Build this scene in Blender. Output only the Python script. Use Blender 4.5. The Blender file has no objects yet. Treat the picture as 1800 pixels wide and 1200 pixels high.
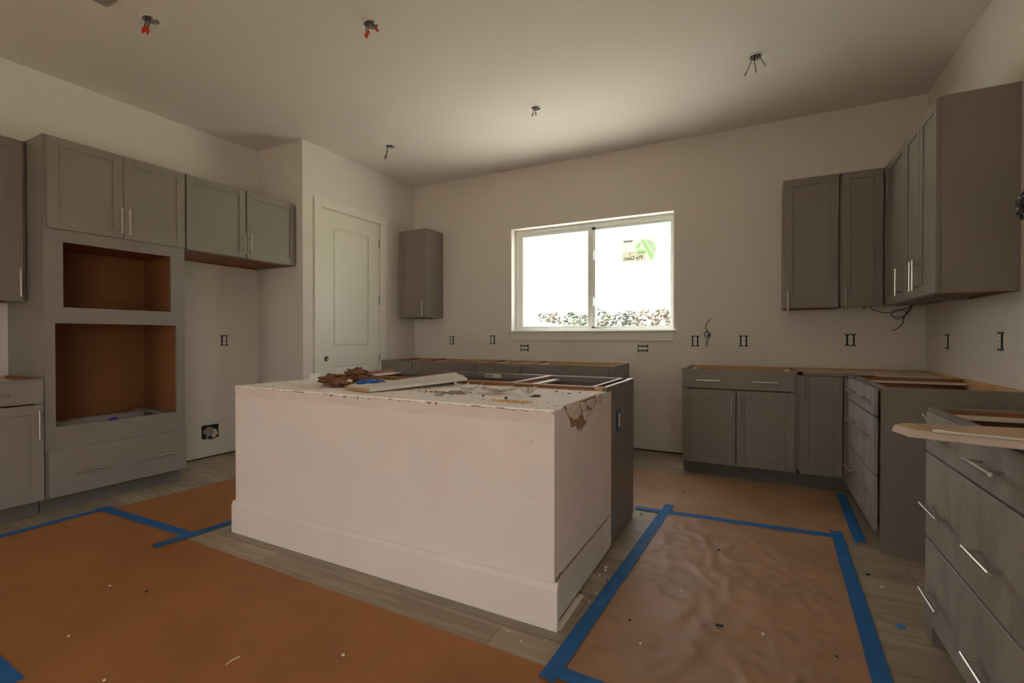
import bpy, bmesh, math, random
from mathutils import Vector, Matrix, noise
S = bpy.context.scene
COL = S.collection
rnd = random.Random(7)

# ------------------------------------------------------------------ camera, world, sun, exposure
cam_d = bpy.data.cameras.new('camera')
cam = bpy.data.objects.new('camera', cam_d); COL.objects.link(cam)
cam_d.sensor_width = 36.0; cam_d.lens = 831.4 / 1800 * 36.0; cam_d.clip_start = 0.05; cam_d.clip_end = 1000
yaw, pit = .4801, .00902
fw = Vector((-math.sin(yaw) * math.cos(pit), math.cos(yaw) * math.cos(pit), -math.sin(pit)))
cam.location = (0, 0, 1.135)
cam.rotation_euler = fw.to_track_quat('-Z', 'Y').to_euler()
S.camera = cam

W = bpy.data.worlds.new('sky'); S.world = W; W.use_nodes = True
wn = W.node_tree.nodes; wl = W.node_tree.links
bg = wn['Background']
tcw = wn.new('ShaderNodeTexCoord'); sep = wn.new('ShaderNodeSeparateXYZ'); rp = wn.new('ShaderNodeValToRGB')
wl.new(tcw.outputs['Generated'], sep.inputs[0]); wl.new(sep.outputs['Z'], rp.inputs[0])
rp.color_ramp.elements[0].position = 0.0; rp.color_ramp.elements[0].color = (1, .975, .955, 1)
rp.color_ramp.elements[1].position = .8; rp.color_ramp.elements[1].color = (.96, .96, 1, 1)
wl.new(rp.outputs[0], bg.inputs[0]); bg.inputs['Strength'].default_value = 6.6

sun_d = bpy.data.lights.new('sun', 'SUN'); sun_d.energy = 120; sun_d.angle = 1.0; sun_d.color = (1, .96, .90)
sun = bpy.data.objects.new('sun', sun_d); COL.objects.link(sun)
sun.rotation_euler = Vector((.50, .22, -.85)).to_track_quat('-Z', 'Y').to_euler()   # light travels this way

def portal(x, y, z, w, h, direction):
    d = bpy.data.lights.new('window_portal', 'AREA'); d.shape = 'RECTANGLE'; d.size = w; d.size_y = h
    d.cycles.is_portal = True
    o = bpy.data.objects.new('window_portal', d); COL.objects.link(o)
    o.location = (x, y, z); o.rotation_euler = Vector(direction).to_track_quat('-Z', 'Y').to_euler()
portal(-1.624, 5.02, 1.79, 1.78, 1.16, (0, -1, 0))
portal(-1.6, -3.70, 1.2, 1.3, 2.3, (0, 1, 0))
portal(1.36, -1.75, 1.1, 1.9, 2.15, (-1, 0, 0))

S.view_settings.view_transform = 'Standard'; S.view_settings.look = 'None'
S.view_settings.gamma = 1.0; S.view_settings.use_curve_mapping = False
S.view_settings.exposure = -0.1
S.cycles.use_denoising = True
S.cycles.max_bounces = 12; S.cycles.diffuse_bounces = 8; S.cycles.transparent_max_bounces = 16
S.cycles.sample_clamp_indirect = 6.0

# ------------------------------------------------------------------ materials
def mat(name, col, rough=.6, metal=0, spec=.5, var=0, vscale=4, bump=0, bscale=200, stretch=None, trans=0):
    m = bpy.data.materials.new(name); m.use_nodes = True
    n = m.node_tree.nodes; l = m.node_tree.links; b = n['Principled BSDF']
    b.inputs['Base Color'].default_value = (*col, 1); b.inputs['Roughness'].default_value = rough
    b.inputs['Metallic'].default_value = metal; b.inputs['Specular IOR Level'].default_value = spec
    tc = n.new('ShaderNodeTexCoord'); mp = n.new('ShaderNodeMapping'); l.new(tc.outputs['Object'], mp.inputs[0])
    if stretch: mp.inputs['Scale'].default_value = stretch
    if var:
        t = n.new('ShaderNodeTexNoise'); t.inputs['Scale'].default_value = vscale; t.inputs['Detail'].default_value = 5
        l.new(mp.outputs[0], t.inputs[0])
        r = n.new('ShaderNodeValToRGB'); l.new(t.outputs[0], r.inputs[0])
        r.color_ramp.elements[0].position = .3; r.color_ramp.elements[1].position = .7
        r.color_ramp.elements[0].color = (*[c * (1 - var) for c in col], 1)
        r.color_ramp.elements[1].color = (*[min(1, c * (1 + var)) for c in col], 1)
        l.new(r.outputs[0], b.inputs['Base Color'])
        m['ramp'] = r.name
    if bump:
        t2 = n.new('ShaderNodeTexNoise'); t2.inputs['Scale'].default_value = bscale; t2.inputs['Detail'].default_value = 3
        l.new(mp.outputs[0], t2.inputs[0])
        bp = n.new('ShaderNodeBump'); bp.inputs['Strength'].default_value = bump; bp.inputs['Distance'].default_value = .002
        l.new(t2.outputs[0], bp.inputs['Height']); l.new(bp.outputs[0], b.inputs['Normal'])
    return m

WALL = mat('wall_paint', (.695, .648, .60), .75, spec=.25, var=.02, vscale=1.5, bump=.12, bscale=260)
CEIL = mat('ceiling_paint', (.74, .69, .635), .85, spec=.2, var=.015, vscale=1.2, bump=.12, bscale=220)
TRIM = mat('trim_paint', (.74, .71, .64), .4, spec=.4)
ISL = mat('island_primer', (.78, .69, .655), .7, spec=.25, var=.03, vscale=2.5, bump=.1, bscale=240)
CAB = mat('cabinet_paint', (.228, .198, .176), .42, spec=.4, var=.03, vscale=3)
CABT = mat('cabinet_edge', (.52, .50, .47), .45)
WOODI = mat('cabinet_interior_wood', (.25, .096, .033), .5, var=.15, vscale=3, stretch=(1, 1, .15))
WOODR = mat('rail_wood', (.58, .33, .15), .6, var=.15, vscale=6, stretch=(.3, 1, 1))
LAM = mat('white_laminate', (.76, .70, .64), .5)
STEEL = mat('brushed_steel', (.53, .49, .445), .32, metal=1)
KRAFTD = mat('dusty_kraft_paper', (.36, .205, .115), .5, spec=.5, var=.14, vscale=3, bump=.15, bscale=60)
KRAFT = mat('kraft_paper', (.35, .145, .048), .62, spec=.4, var=.12, vscale=3, bump=.15, bscale=60)
def scuff(m, col):
    n = m.node_tree.nodes; l = m.node_tree.links; b = n['Principled BSDF']; src = b.inputs['Base Color'].links[0].from_socket
    tc = n.new('ShaderNodeTexCoord'); mp = n.new('ShaderNodeMapping'); mp.inputs['Scale'].default_value = (3.5, 9, 1); mp.inputs['Rotation'].default_value = (0, 0, .35)
    l.new(tc.outputs['Object'], mp.inputs[0])
    t = n.new('ShaderNodeTexNoise'); t.inputs['Scale'].default_value = 1.6; t.inputs['Detail'].default_value = 9; t.inputs['Roughness'].default_value = .68; t.inputs['Distortion'].default_value = 1.2
    l.new(mp.outputs[0], t.inputs[0])
    r = n.new('ShaderNodeValToRGB'); l.new(t.outputs[0], r.inputs[0])
    r.color_ramp.elements[0].position = .60; r.color_ramp.elements[0].color = (0, 0, 0, 1); r.color_ramp.elements[1].position = .78; r.color_ramp.elements[1].color = (.5, .5, .5, 1)
    mx = n.new('ShaderNodeMix'); mx.data_type = 'RGBA'; l.new(r.outputs[0], mx.inputs[0]); l.new(src, mx.inputs[6]); mx.inputs[7].default_value = (*col, 1)
    l.new(mx.outputs[2], b.inputs['Base Color'])
scuff(KRAFT, (.46, .30, .19)); scuff(KRAFTD, (.50, .37, .29))
TAPE = mat('painters_tape', (.05, .27, .66), .55, var=.12, vscale=8)
DARK = mat('shade_and_black', (.012, .011, .010), .8)  # near-black: painted shade of holes, also plain black bits
KICK = mat('toe_kick', (.13, .11, .095), .6)
PVC = mat('window_vinyl', (.86, .89, .86), .35)
BROWNP = mat('torn_board_paper', (.33, .19, .105), .85, var=.12, vscale=30)
GYP = mat('torn_gypsum', (.68, .58, .49), .9, var=.15, vscale=40, bump=.5, bscale=150)
WHITE = mat('white_plastic', (.78, .76, .73), .4)
BLACK = mat('black_plastic', (.02, .02, .022), .3)
COPPER = mat('copper_cap', (.25, .13, .06), .4, metal=.6)
REDC = mat('orange_connector', (.60, .03, .012), .4)
BLUEB = mat('junction_box_grey', (.5, .49, .48), .5)
WIREB = mat('dark_blue_cable', (.012, .022, .045), .4)
TOWEL = mat('brown_paper_towel', (.20, .085, .038), .85, var=.2, vscale=12)
BLUEP = mat('blue_wrapper', (.03, .12, .42), .4, var=.5, vscale=25)
GREYB = mat('grey_block', (.32, .29, .26), .8)
BARE = mat('bare_mdf', (.50, .36, .235), .8, var=.06, vscale=10)
HINGE = mat('hinge_metal', (.35, .33, .29), .4, metal=.8)
SAWD = mat('sawdust', (.72, .42, .18), .9)
PURP = mat('purple_tape', (.06, .02, .22), .6)

# dusty drawer fronts: same paint, pale drywall dust in vertical swipes
def dusty():
    m = CAB.copy(); m.name = 'cabinet_paint_dusty'
    n = m.node_tree.nodes; l = m.node_tree.links; b = n['Principled BSDF']
    src = b.inputs['Base Color'].links[0].from_socket
    tc = n.new('ShaderNodeTexCoord'); mp = n.new('ShaderNodeMapping'); mp.inputs['Scale'].default_value = (1, 1.7, 1.0)
    l.new(tc.outputs['Object'], mp.inputs[0])
    t = n.new('ShaderNodeTexNoise'); t.inputs['Scale'].default_value = 2.6; t.inputs['Detail'].default_value = 4; t.inputs['Roughness'].default_value = .6
    t.inputs['Distortion'].default_value = 1.6
    l.new(mp.outputs[0], t.inputs[0])
    r = n.new('ShaderNodeValToRGB'); l.new(t.outputs[0], r.inputs[0])
    r.color_ramp.elements[0].position = .30; r.color_ramp.elements[0].color = (.10, .10, .10, 1)
    r.color_ramp.elements[1].position = .85; r.color_ramp.elements[1].color = (.6, .6, .6, 1)
    mx = n.new('ShaderNodeMix'); mx.data_type = 'RGBA'
    l.new(r.outputs[0], mx.inputs[0]); l.new(src, mx.inputs[6]); mx.inputs[7].default_value = (.52, .52, .50, 1)
    l.new(mx.outputs[2], b.inputs['Base Color']); b.inputs['Roughness'].default_value = .6
    return m
CABD = dusty()

def plank_mat():
    m = bpy.data.materials.new('oak_plank'); m.use_nodes = True
    n = m.node_tree.nodes; l = m.node_tree.links; b = n['Principled BSDF']
    oi = n.new('ShaderNodeObjectInfo'); tc = n.new('ShaderNodeTexCoord'); mp = n.new('ShaderNodeMapping')
    mp.inputs['Scale'].default_value = (1.2, 14, 1)
    add = n.new('ShaderNodeVectorMath'); add.operation = 'ADD'
    mul = n.new('ShaderNodeMath'); mul.operation = 'MULTIPLY'; mul.inputs[1].default_value = 37
    l.new(oi.outputs['Random'], mul.inputs[0]); l.new(tc.outputs['Object'], add.inputs[0]); l.new(mul.outputs[0], add.inputs[1])
    l.new(add.outputs[0], mp.inputs[0])
    t = n.new('ShaderNodeTexNoise'); t.inputs['Scale'].default_value = 2.5; t.inputs['Detail'].default_value = 7; t.inputs['Distortion'].default_value = .7
    l.new(mp.outputs[0], t.inputs[0])
    r = n.new('ShaderNodeValToRGB'); l.new(t.outputs[0], r.inputs[0])
    r.color_ramp.elements[0].position = .3; r.color_ramp.elements[0].color = (.28, .225, .16, 1)
    r.color_ramp.elements[1].position = .7; r.color_ramp.elements[1].color = (.43, .365, .275, 1)
    hs = n.new('ShaderNodeHueSaturation'); l.new(r.outputs[0], hs.inputs['Color'])
    mr = n.new('ShaderNodeMapRange'); l.new(oi.outputs['Random'], mr.inputs[0]); mr.inputs[3].default_value = .8; mr.inputs[4].default_value = 1.15
    l.new(mr.outputs[0], hs.inputs['Value']); l.new(hs.outputs[0], b.inputs['Base Color'])
    b.inputs['Roughness'].default_value = .5
    return m
PLANK = plank_mat()

# rough white crumbly gypsum top of the island
GTOP = mat('gypsum_top', (.92, .86, .82), .9, var=.10, vscale=45, bump=.5, bscale=110)

def glass_mat():
    m = bpy.data.materials.new('window_glass'); m.use_nodes = True
    n = m.node_tree.nodes; l = m.node_tree.links; n.remove(n['Principled BSDF'])
    tr = n.new('ShaderNodeBsdfTransparent'); tr.inputs[0].default_value = (.96, .98, .965, 1)
    gl = n.new('ShaderNodeBsdfGlossy'); gl.inputs['Roughness'].default_value = .02
    fr = n.new('ShaderNodeLayerWeight'); pwr = n.new('ShaderNodeMath'); pwr.operation = 'POWER'; l.new(fr.outputs['Facing'], pwr.inputs[0]); pwr.inputs[1].default_value = 5
    ma = n.new('ShaderNodeMath'); ma.operation = 'MULTIPLY_ADD'; l.new(pwr.outputs[0], ma.inputs[0]); ma.inputs[1].default_value = .9; ma.inputs[2].default_value = .04
    mx = n.new('ShaderNodeMixShader'); l.new(ma.outputs[0], mx.inputs[0]); l.new(tr.outputs[0], mx.inputs[1]); l.new(gl.outputs[0], mx.inputs[2])
    l.new(mx.outputs[0], n['Material Output'].inputs[0])
    return m
GLASS = glass_mat()

def film_mat(name, col, alpha):
    m = bpy.data.materials.new(name); m.use_nodes = True
    n = m.node_tree.nodes; l = m.node_tree.links; n.remove(n['Principled BSDF'])
    tr = n.new('ShaderNodeBsdfTransparent'); tl = n.new('ShaderNodeBsdfTranslucent'); tl.inputs[0].default_value = (*col, 1)
    df = n.new('ShaderNodeBsdfDiffuse'); df.inputs[0].default_value = (*col, 1)
    ad = n.new('ShaderNodeAddShader'); l.new(tl.outputs[0], ad.inputs[0]); l.new(df.outputs[0], ad.inputs[1])
    mx = n.new('ShaderNodeMixShader'); mx.inputs[0].default_value = alpha
    l.new(tr.outputs[0], mx.inputs[1]); l.new(ad.outputs[0], mx.inputs[2]); l.new(mx.outputs[0], n['Material Output'].inputs[0])
    return m

# ------------------------------------------------------------------ helpers
ORG = {}
class MB:
    def __init__(s): s.bm = bmesh.new()
    def box(s, a, b, bev=0):
        lo = [min(a[i], b[i]) for i in range(3)]; hi = [max(a[i], b[i]) for i in range(3)]
        g = bmesh.ops.create_cube(s.bm, size=1)['verts']
        for v in g:
            v.co = Vector([lo[i] + (v.co[i] + .5) * (hi[i] - lo[i]) for i in range(3)])
        if bev:
            es = list({e for v in g for e in v.link_edges})
            bmesh.ops.bevel(s.bm, geom=es, offset=min(bev, .45 * min(hi[i] - lo[i] for i in range(3))), segments=1, affect='EDGES', profile=.5)
        return s
    def prism(s, pts, vec):            # polygon (3-D points) extruded by vec
        vec = Vector(vec); A = [s.bm.verts.new(p) for p in pts]; B = [s.bm.verts.new(Vector(p) + vec) for p in pts]
        s.bm.faces.new(A); s.bm.faces.new(list(reversed(B)))
        k = len(pts)
        for i in range(k): s.bm.faces.new([A[i], B[i], B[(i + 1) % k], A[(i + 1) % k]])
        return s
    def hexa(s, bot, top):
        A = [s.bm.verts.new(p) for p in bot]; B = [s.bm.verts.new(p) for p in top]
        s.bm.faces.new(A); s.bm.faces.new(B)
        for i in range(4): s.bm.faces.new([A[i], B[i], B[(i + 1) % 4], A[(i + 1) % 4]])
        return s
    def tube(s, pts, r, seg=8, cap=True):
        pts = [Vector(p) for p in pts]; rings = []
        prev = None
        for i, p in enumerate(pts):
            d = (pts[min(i + 1, len(pts) - 1)] - pts[max(i - 1, 0)]).normalized()
            if prev is None:
                u = d.orthogonal().normalized()
            else:
                u = (prev - d * prev.dot(d)).normalized()
            prev = u; w = d.cross(u); rr = r[i] if isinstance(r, (list, tuple)) else r
            rings.append([s.bm.verts.new(p + (u * math.cos(a) + w * math.sin(a)) * rr) for a in [2 * math.pi * k / seg for k in range(seg)]])
        for a, b in zip(rings, rings[1:]):
            for k in range(seg): s.bm.faces.new([a[k], a[(k + 1) % seg], b[(k + 1) % seg], b[k]])
        if cap: s.bm.faces.new(list(reversed(rings[0]))); s.bm.faces.new(rings[-1])
        return s
    def blob(s, c, rad, amp=.5, freq=8, sub=3, seed=0):
        g = bmesh.ops.create_icosphere(s.bm, subdivisions=sub, radius=1)['verts']
        for v in g:
            n = v.co.normalized()
            h = noise.ridged_multi_fractal(n * freq * .25 + Vector((seed * 7.3, seed, 2)), 1, 2, 4, 1, 2) * .5
            h2 = noise.noise(n * freq * .5 + Vector((seed, 3, seed * 2)))
            k = 1 + amp * (h - .6) + amp * .6 * h2
            v.co = Vector((c[0] + n.x * rad[0] * k, c[1] + n.y * rad[1] * k, c[2] + n.z * rad[2] * k))
        return s
    def smooth(s):
        for f in s.bm.faces: f.smooth = True
        return s
    def build(s, name, m, parent=None, label=None, org=None, kind=None, smooth=False):
        if smooth: s.smooth()
        bmesh.ops.recalc_face_normals(s.bm, faces=s.bm.faces)
        if org is None:
            xs = [v.co for v in s.bm.verts]
            org = Vector([(min(v[i] for v in xs) + max(v[i] for v in xs)) / 2 for i in range(2)] + [min(v[2] for v in xs)])
        org = Vector(org)
        bmesh.ops.translate(s.bm, verts=s.bm.verts, vec=-org)
        me = bpy.data.meshes.new(name); s.bm.to_mesh(me); s.bm.free(); me.materials.append(m)
        return link(name, me, org, parent, label, kind)
def link(name, data, org, parent=None, label=None, kind=None):
    o = bpy.data.objects.new(name, data); COL.objects.link(o)
    org = Vector(org)
    if parent: o.parent = parent; o.location = org - ORG[parent.name]
    else: o.location = org
    ORG[o.name] = org
    if label: o['label'] = label
    if kind: o['kind'] = kind
    return o
def thing(name, label, cat, loc, group=None):
    o = link(name, None, loc, None, label); o['category'] = cat; o.empty_display_size = .05
    if group: o['group'] = group
    return o
def tag(o, label, cat, group=None, kind=None):
    o['label'] = label; o['category'] = cat
    if group: o['group'] = group
    if kind: o['kind'] = kind
    return o

# ------------------------------------------------------------------ room shell
XL, XR, YB, YF, ZC = -4.60, 1.17, 4.82, -3.60, 3.048
WX0, WX1, WZ0, WZ1 = -2.516, -.732, 1.207, 2.368        # window opening
g = .012
sub = MB().box((XL - .15, YF - .15, -.22), (XR + .15, 5.0, -.008)).build('floor', mat('subfloor', (.09, .07, .05), .9), kind='structure')
# oak planks, each its own piece
PW = .19; y = -.08; row = 0; pm = {}
while y < YB - .001:
    w = min(PW, YB - y); x = XL - (row * .53 % 1.3); 
    while x < XR:
        L = 1.35; a = max(x, XL); b = min(x + L, XR)
        if b - a > .02:
            key = (round(b - a, 3), round(w, 3))
            if key not in pm:
                mb = MB().box((-(b - a) / 2 + .0012, -w / 2 + .0012, -.008), ((b - a) / 2 - .0012, w / 2 - .0012, 0), 0)
                o = mb.build('plank', PLANK, sub, org=(0, 0, 0)); pm[key] = o.data; o.location = Vector(((a + b) / 2, y + w / 2, 0)) - ORG[sub.name]
            else:
                link('plank', pm[key], ((a + b) / 2, y + w / 2, 0), sub)
        x += L
    y += w; row += 1
rf = MB().box((XL, YF, -.008), (XR, -.082, 0)).build('floor', PLANK, kind='structure')

# ceiling with round holes for the light boxes
HOLES = [(-3.258, 1.539), (-2.111, 2.184), (-.022, 3.649), (-1.656, 3.613), (-3.28, 3.657)]
bm = bmesh.new(); R = .045; hs = .08
xs = sorted({XL - .15, XR + .15} | {h[0] - hs for h in HOLES} | {h[0] + hs for h in HOLES})
ys = sorted({YF - .15, 4.99} | {h[1] - hs for h in HOLES} | {h[1] + hs for h in HOLES})
def vtx(x, y): return bm.verts.new((x, y, ZC))
for i in range(len(xs) - 1):
    for j in range(len(ys) - 1):
        cx, cy = (xs[i] + xs[i + 1]) / 2, (ys[j] + ys[j + 1]) / 2
        hit = any(abs(cx - h[0]) < hs and abs(cy - h[1]) < hs for h in HOLES)
        if not hit: bm.faces.new([vtx(xs[i], ys[j]), vtx(xs[i], ys[j + 1]), vtx(xs[i + 1], ys[j + 1]), vtx(xs[i + 1], ys[j])])
for h in HOLES:
    # the cell between the square and the circle (cells may be cut by other holes' lines: fill the full square here)
    N = 24
    for k in range(N):
        a0, a1 = 2 * math.pi * k / N, 2 * math.pi * (k + 1) / N
        def sq(a):
            c, s_ = math.cos(a), math.sin(a); m_ = max(abs(c), abs(s_)); return (h[0] + c / m_ * hs, h[1] + s_ / m_ * hs)
        bm.faces.new([vtx(*sq(a0)), vtx(h[0] + R * math.cos(a0), h[1] + R * math.sin(a0)), vtx(h[0] + R * math.cos(a1), h[1] + R * math.sin(a1)), vtx(*sq(a1))])
bmesh.ops.remove_doubles(bm, verts=bm.verts, dist=.0002)
for f in bm.faces:
    if f.normal.z > 0: f.normal_flip()
me = bpy.data.meshes.new('ceiling'); bm.to_mesh(me); bm.free(); me.materials.append(CEIL)
link('ceiling', me, (0, 0, 0), kind='structure')
MB().box((XL - .3, YF - 1.3, ZC + .16), (XR + .3, 5.02, ZC + .22)).build('ceiling', DARK, kind='structure')  # roof slab; unseen rear overhang added to block sun at the glazed opening

wb = MB()
wb.box((XL, YB, g), (WX0, 5.0, ZC + .2)); wb.box((WX1, YB, g), (XR, 5.0, ZC + .2))
wb.box((WX0, YB, g), (WX1, 5.0, 1.19)); wb.box((WX0, YB, WZ1), (WX1, 5.0, ZC + .2))
wb.build('wall_back', WALL, kind='structure')
MB().box((XL, YB + .03, -.008), (XR, 5.0, g)).build('trim_1', mat('sill_plate', (.10, .06, .03), .9), kind='structure')
MB().box((XL - .15, YF - .15, g), (XL, 5.0, ZC + .2)).build('wall_left', WALL, kind='structure')
MB().box((XL - .12, YF, -.008), (XL - .02, 5.0, g)).build('trim_2', bpy.data.materials['sill_plate'], kind='structure')
sy0, sy1, sz1 = -2.7, -.8, 2.2          # glazed side door behind the camera
MB().box((XR, YF - .15, g - .02), (XR + .15, sy0, ZC + .2)).box((XR, sy1, g - .02), (XR + .15, 5.0, ZC + .2)).box((XR, sy0, sz1), (XR + .15, sy1, ZC + .2)).build('wall_right', WALL, kind='structure')
sd_ = MB()
for yy in (sy0, sy1 - .07): sd_.box((XR + .04, yy, 0), (XR + .1, yy + .07, sz1))
sd_.box((XR + .04, sy0, sz1 - .07), (XR + .1, sy1, sz1)); sd_.box((XR + .04, sy0, 0), (XR + .1, sy1, .08))
side = sd_.build('door_3', TRIM, kind='structure')
MB().box((XR + .067, sy0 + .05, .05), (XR + .073, sy1 - .05, sz1 - .05)).build('glass', GLASS, side)
# rear wall behind the camera, with a wide glazed opening to the yard
rw = MB(); rx0, rx1, rz1 = -2.25, -.95, 2.3
rw.box((XL, YF - .15, -.01), (rx0, YF, ZC + .2)); rw.box((rx1, YF - .15, -.01), (XR, YF, ZC + .2)); rw.box((rx0, YF - .15, rz1), (rx1, YF, ZC + .2))
rw.build('wall_front', WALL, kind='structure')
rd = MB()
for xx in (rx0, rx1 - .07): rd.box((xx, YF - .1, 0), (xx + .07, YF - .04, rz1))
rd.box((rx0, YF - .1, rz1 - .07), (rx1, YF - .04, rz1)); rd.box((rx0, YF - .1, 0), (rx1, YF - .04, .08))
rear = rd.build('door_2', PVC, kind='structure')
MB().box((rx0 + .05, YF - .073, .05), (rx1 - .05, YF - .067, rz1 - .05)).build('glass', GLASS, rear)

# pantry closet block: front face at y=3.135 and right face at x=-3.92 with a door
PX, PY = -3.92, 3.135
DY0, DY1, DZ = 3.354, 4.182, 2.447
MB().box((XL, PY, g), (PX, PY + .12, ZC + .05)).build('wall_pantry_front', WALL, kind='structure')
pw = MB(); pw.box((PX - .12, PY + .12, g), (PX, DY0 - .0, ZC + .05)); pw.box((PX - .12, DY1, g), (PX, YB, ZC + .05)); pw.box((PX - .12, DY0, DZ), (PX, DY1, ZC + .05))
pw.build('wall_pantry_right', WALL, kind='structure')
MB().box((PX - .1, PY + .02, -.008), (PX - .02, YB, g)).box((XL, PY + .02, -.008), (PX - .02, PY + .1, g)).build('trim_3', bpy.data.materials['sill_plate'], kind='structure')

# ---- pantry door
dr = MB(); t0, t1 = PX - .04, PX - .004   # slab: x from t0 to t1
px0, px1 = t1 - .012, t1
y0, y1 = DY0 + .003, DY1 - .003; z0, z1 = .012, DZ - .004
P = [(DY0 + .155, DY1 - .165, 1.035, 2.275), (DY0 + .155, DY1 - .165, .24, .825)]
dr.box((t0, y0, z0), (px0, y1, z1))
dr.box((px0, y0, z0), (px1, P[0][0], z1)); dr.box((px0, P[0][1], z0), (px1, y1, z1))
dr.box((px0, P[0][0], z0), (px1, P[0][1], P[1][2])); dr.box((px0, P[0][0], P[1][3]), (px1, P[0][1], P[0][2])); dr.box((px0, P[0][0], P[0][3]), (px1, P[0][1], z1))
door = dr.build('door_1', TRIM, kind='structure')
for (a, b, c, d) in P:      # moulded raised panels
    m_ = MB(); e = .028
    m_.hexa([(px0, a + .006, c + .006), (px0, b - .006, c + .006), (px0, b - .006, d - .006), (px0, a + .006, d - .006)],
            [(px1 - .003, a + e, c + e), (px1 - .003, b - e, c + e), (px1 - .003, b - e, d - e), (px1 - .003, a + e, d - e)])
    m_.build('door_panel', TRIM, door)
for zz in (2.213, 1.557, .885, .22):
    h = MB().box((t1, DY1 - .012, zz - .045), (t1 + .006, DY1 + .004, zz + .045)); h.tube([(t1 + .006, DY1 - .003, zz - .047), (t1 + .006, DY1 - .003, zz + .047)], .006)
    h.build('hinge', HINGE, door)
kb = MB(); N = 20; yc, zc = 3.418, .913
kb.tube([(t1 - .001, yc, zc), (t1 + .0012, yc, zc)], .027, 20)
kb.build('knob_hole_shade', DARK, door)  # dark disc painted for the shade inside the knob hole
MB().tube([(t1 + .0008, yc + .006, zc - .004), (t1 + .002, yc + .006, zc - .004)], .014, 14).build('latch_bore', GREYB, door)
cs = MB(); cw = .09
cs.box((PX - .001, DY0 - cw, g), (PX + .018, DY0 - .004, DZ + cw), .002); cs.box((PX - .001, DY1 + .004, g), (PX + .018, DY1 + cw, DZ + cw), .002)
cs.box((PX - .001, DY0 - .004, DZ + .004), (PX + .018, DY1 + .004, DZ + cw), .002)
cs.build('trim_4', TRIM, kind='structure')
jb = MB(); jb.box((PX - .12, DY0 - .001, g), (PX - .001, DY0 + .001, DZ)); jb.build('trim_5', TRIM, kind='structure')

# ---- window
fy0, fy1 = 4.932, 4.995
wf = MB()
wf.box((WX0, fy0, WZ0), (WX0 + .05, fy1, WZ1), .003); wf.box((WX1 - .042, fy0, WZ0), (WX1, fy1, WZ1), .003)
wf.box((WX0 + .05, fy0, WZ1 - .045), (WX1 - .042, fy1, WZ1), .003); wf.box((WX0 + .05, fy0, WZ0), (WX1 - .042, fy1, WZ0 + .025), .003)
win = wf.build('window_1', PVC, kind='structure')
ls = MB(); a, b, c, d = WX0 + .05, -1.60, WZ0 + .025, WZ1 - .045; yy0, yy1 = 4.94, 4.968
ls.box((a, yy0, c), (a + .04, yy1, d), .002); ls.box((b - .046, yy0, c), (b, yy1, d), .002)
ls.box((a + .04, yy0, d - .035), (b - .046, yy1, d), .002); ls.box((a + .04, yy0, c), (b - .046, yy1, c + .03), .002)
ls.build('window_sash', PVC, win)
rs = MB(); a2, b2 = -1.60, WX1 - .042; yy2, yy3 = 4.95, 4.985
rs.box((a2, yy2, c), (a2 + .037, yy3, d), .002); rs.box((b2 - .012, yy2, c), (b2, yy3, d), .002); rs.box((a2, yy2, d - .03), (b2, yy3, d), .002); rs.box((a2, yy2, c), (b2, yy3, c + .02), .002)
rs.build('window_sash', PVC, win)
MB().box((a + .035, 4.956, c + .02), (b - .04, 4.96, d - .02)).build('glass_pane', GLASS, win)
MB().box((a2 + .03, 4.970, c + .01), (b2 - .005, 4.974, d - .02)).build('glass_pane', GLASS, win)
for zz in (2.02, 1.52):
    MB().tube([(-1.585, 4.938, zz - .05), (-1.582, 4.925, zz - .035), (-1.578, 4.925, zz + .02), (-1.588, 4.93, zz + .045)], [.004, .008, .008, .004], 8).box((-1.597, 4.935, zz - .055), (-1.574, 4.95, zz + .055)).build('sash_lock', PVC, win, smooth=False)
MB().box((WX0 - .045, 4.785, 1.188), (WX1 + .03, 4.934, WZ0), .004).build('trim_6', TRIM, kind='structure')
MB().box((WX0, 4.804, 1.102), (WX1, YB, 1.188), .002).build('trim_7', TRIM, kind='structure')

# sticker on the outside of the right pane, read from behind
SY = 4.9775
def tint(name, col):
    m = bpy.data.materials.new(name); m.use_nodes = True
    n = m.node_tree.nodes; l = m.node_tree.links; n.remove(n['Principled BSDF'])
    tr = n.new('ShaderNodeBsdfTransparent'); tr.inputs[0].default_value = (*col, 1); l.new(tr.outputs[0], n['Material Output'].inputs[0]); return m
PAP = film_mat('sticker_film', (.100, .101, .094), 1); PAP2 = tint('sticker_patch', (.80, .76, .66))
GRN = tint('sticker_green', (.50, .80, .42)); GRN2 = tint('sticker_green_pale', (.60, .80, .56)); INK = tint('sticker_ink', (.28, .27, .25))
stk = thing('window_sticker', 'white and green manufacturer sticker seen reversed on the right window pane', 'sticker', (-1.10, SY, 1.92))
def flat(pts, y, name, m, parent):
    mb = MB(); mb.bm.faces.new([mb.bm.verts.new((p[0], y, p[1])) for p in pts]); return mb.build(name, m, parent)
flat([(-1.284, 2.155), (-.921, 2.150), (-.918, 1.915), (-1.284, 1.925)], SY, 'sticker_sheet', PAP, stk)
flat([(-1.284, 2.034), (-1.126, 2.028), (-1.039, 2.024), (-1.039, 1.929), (-1.282, 1.927)], SY - .0005, 'paper_label', PAP2, stk)
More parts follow.
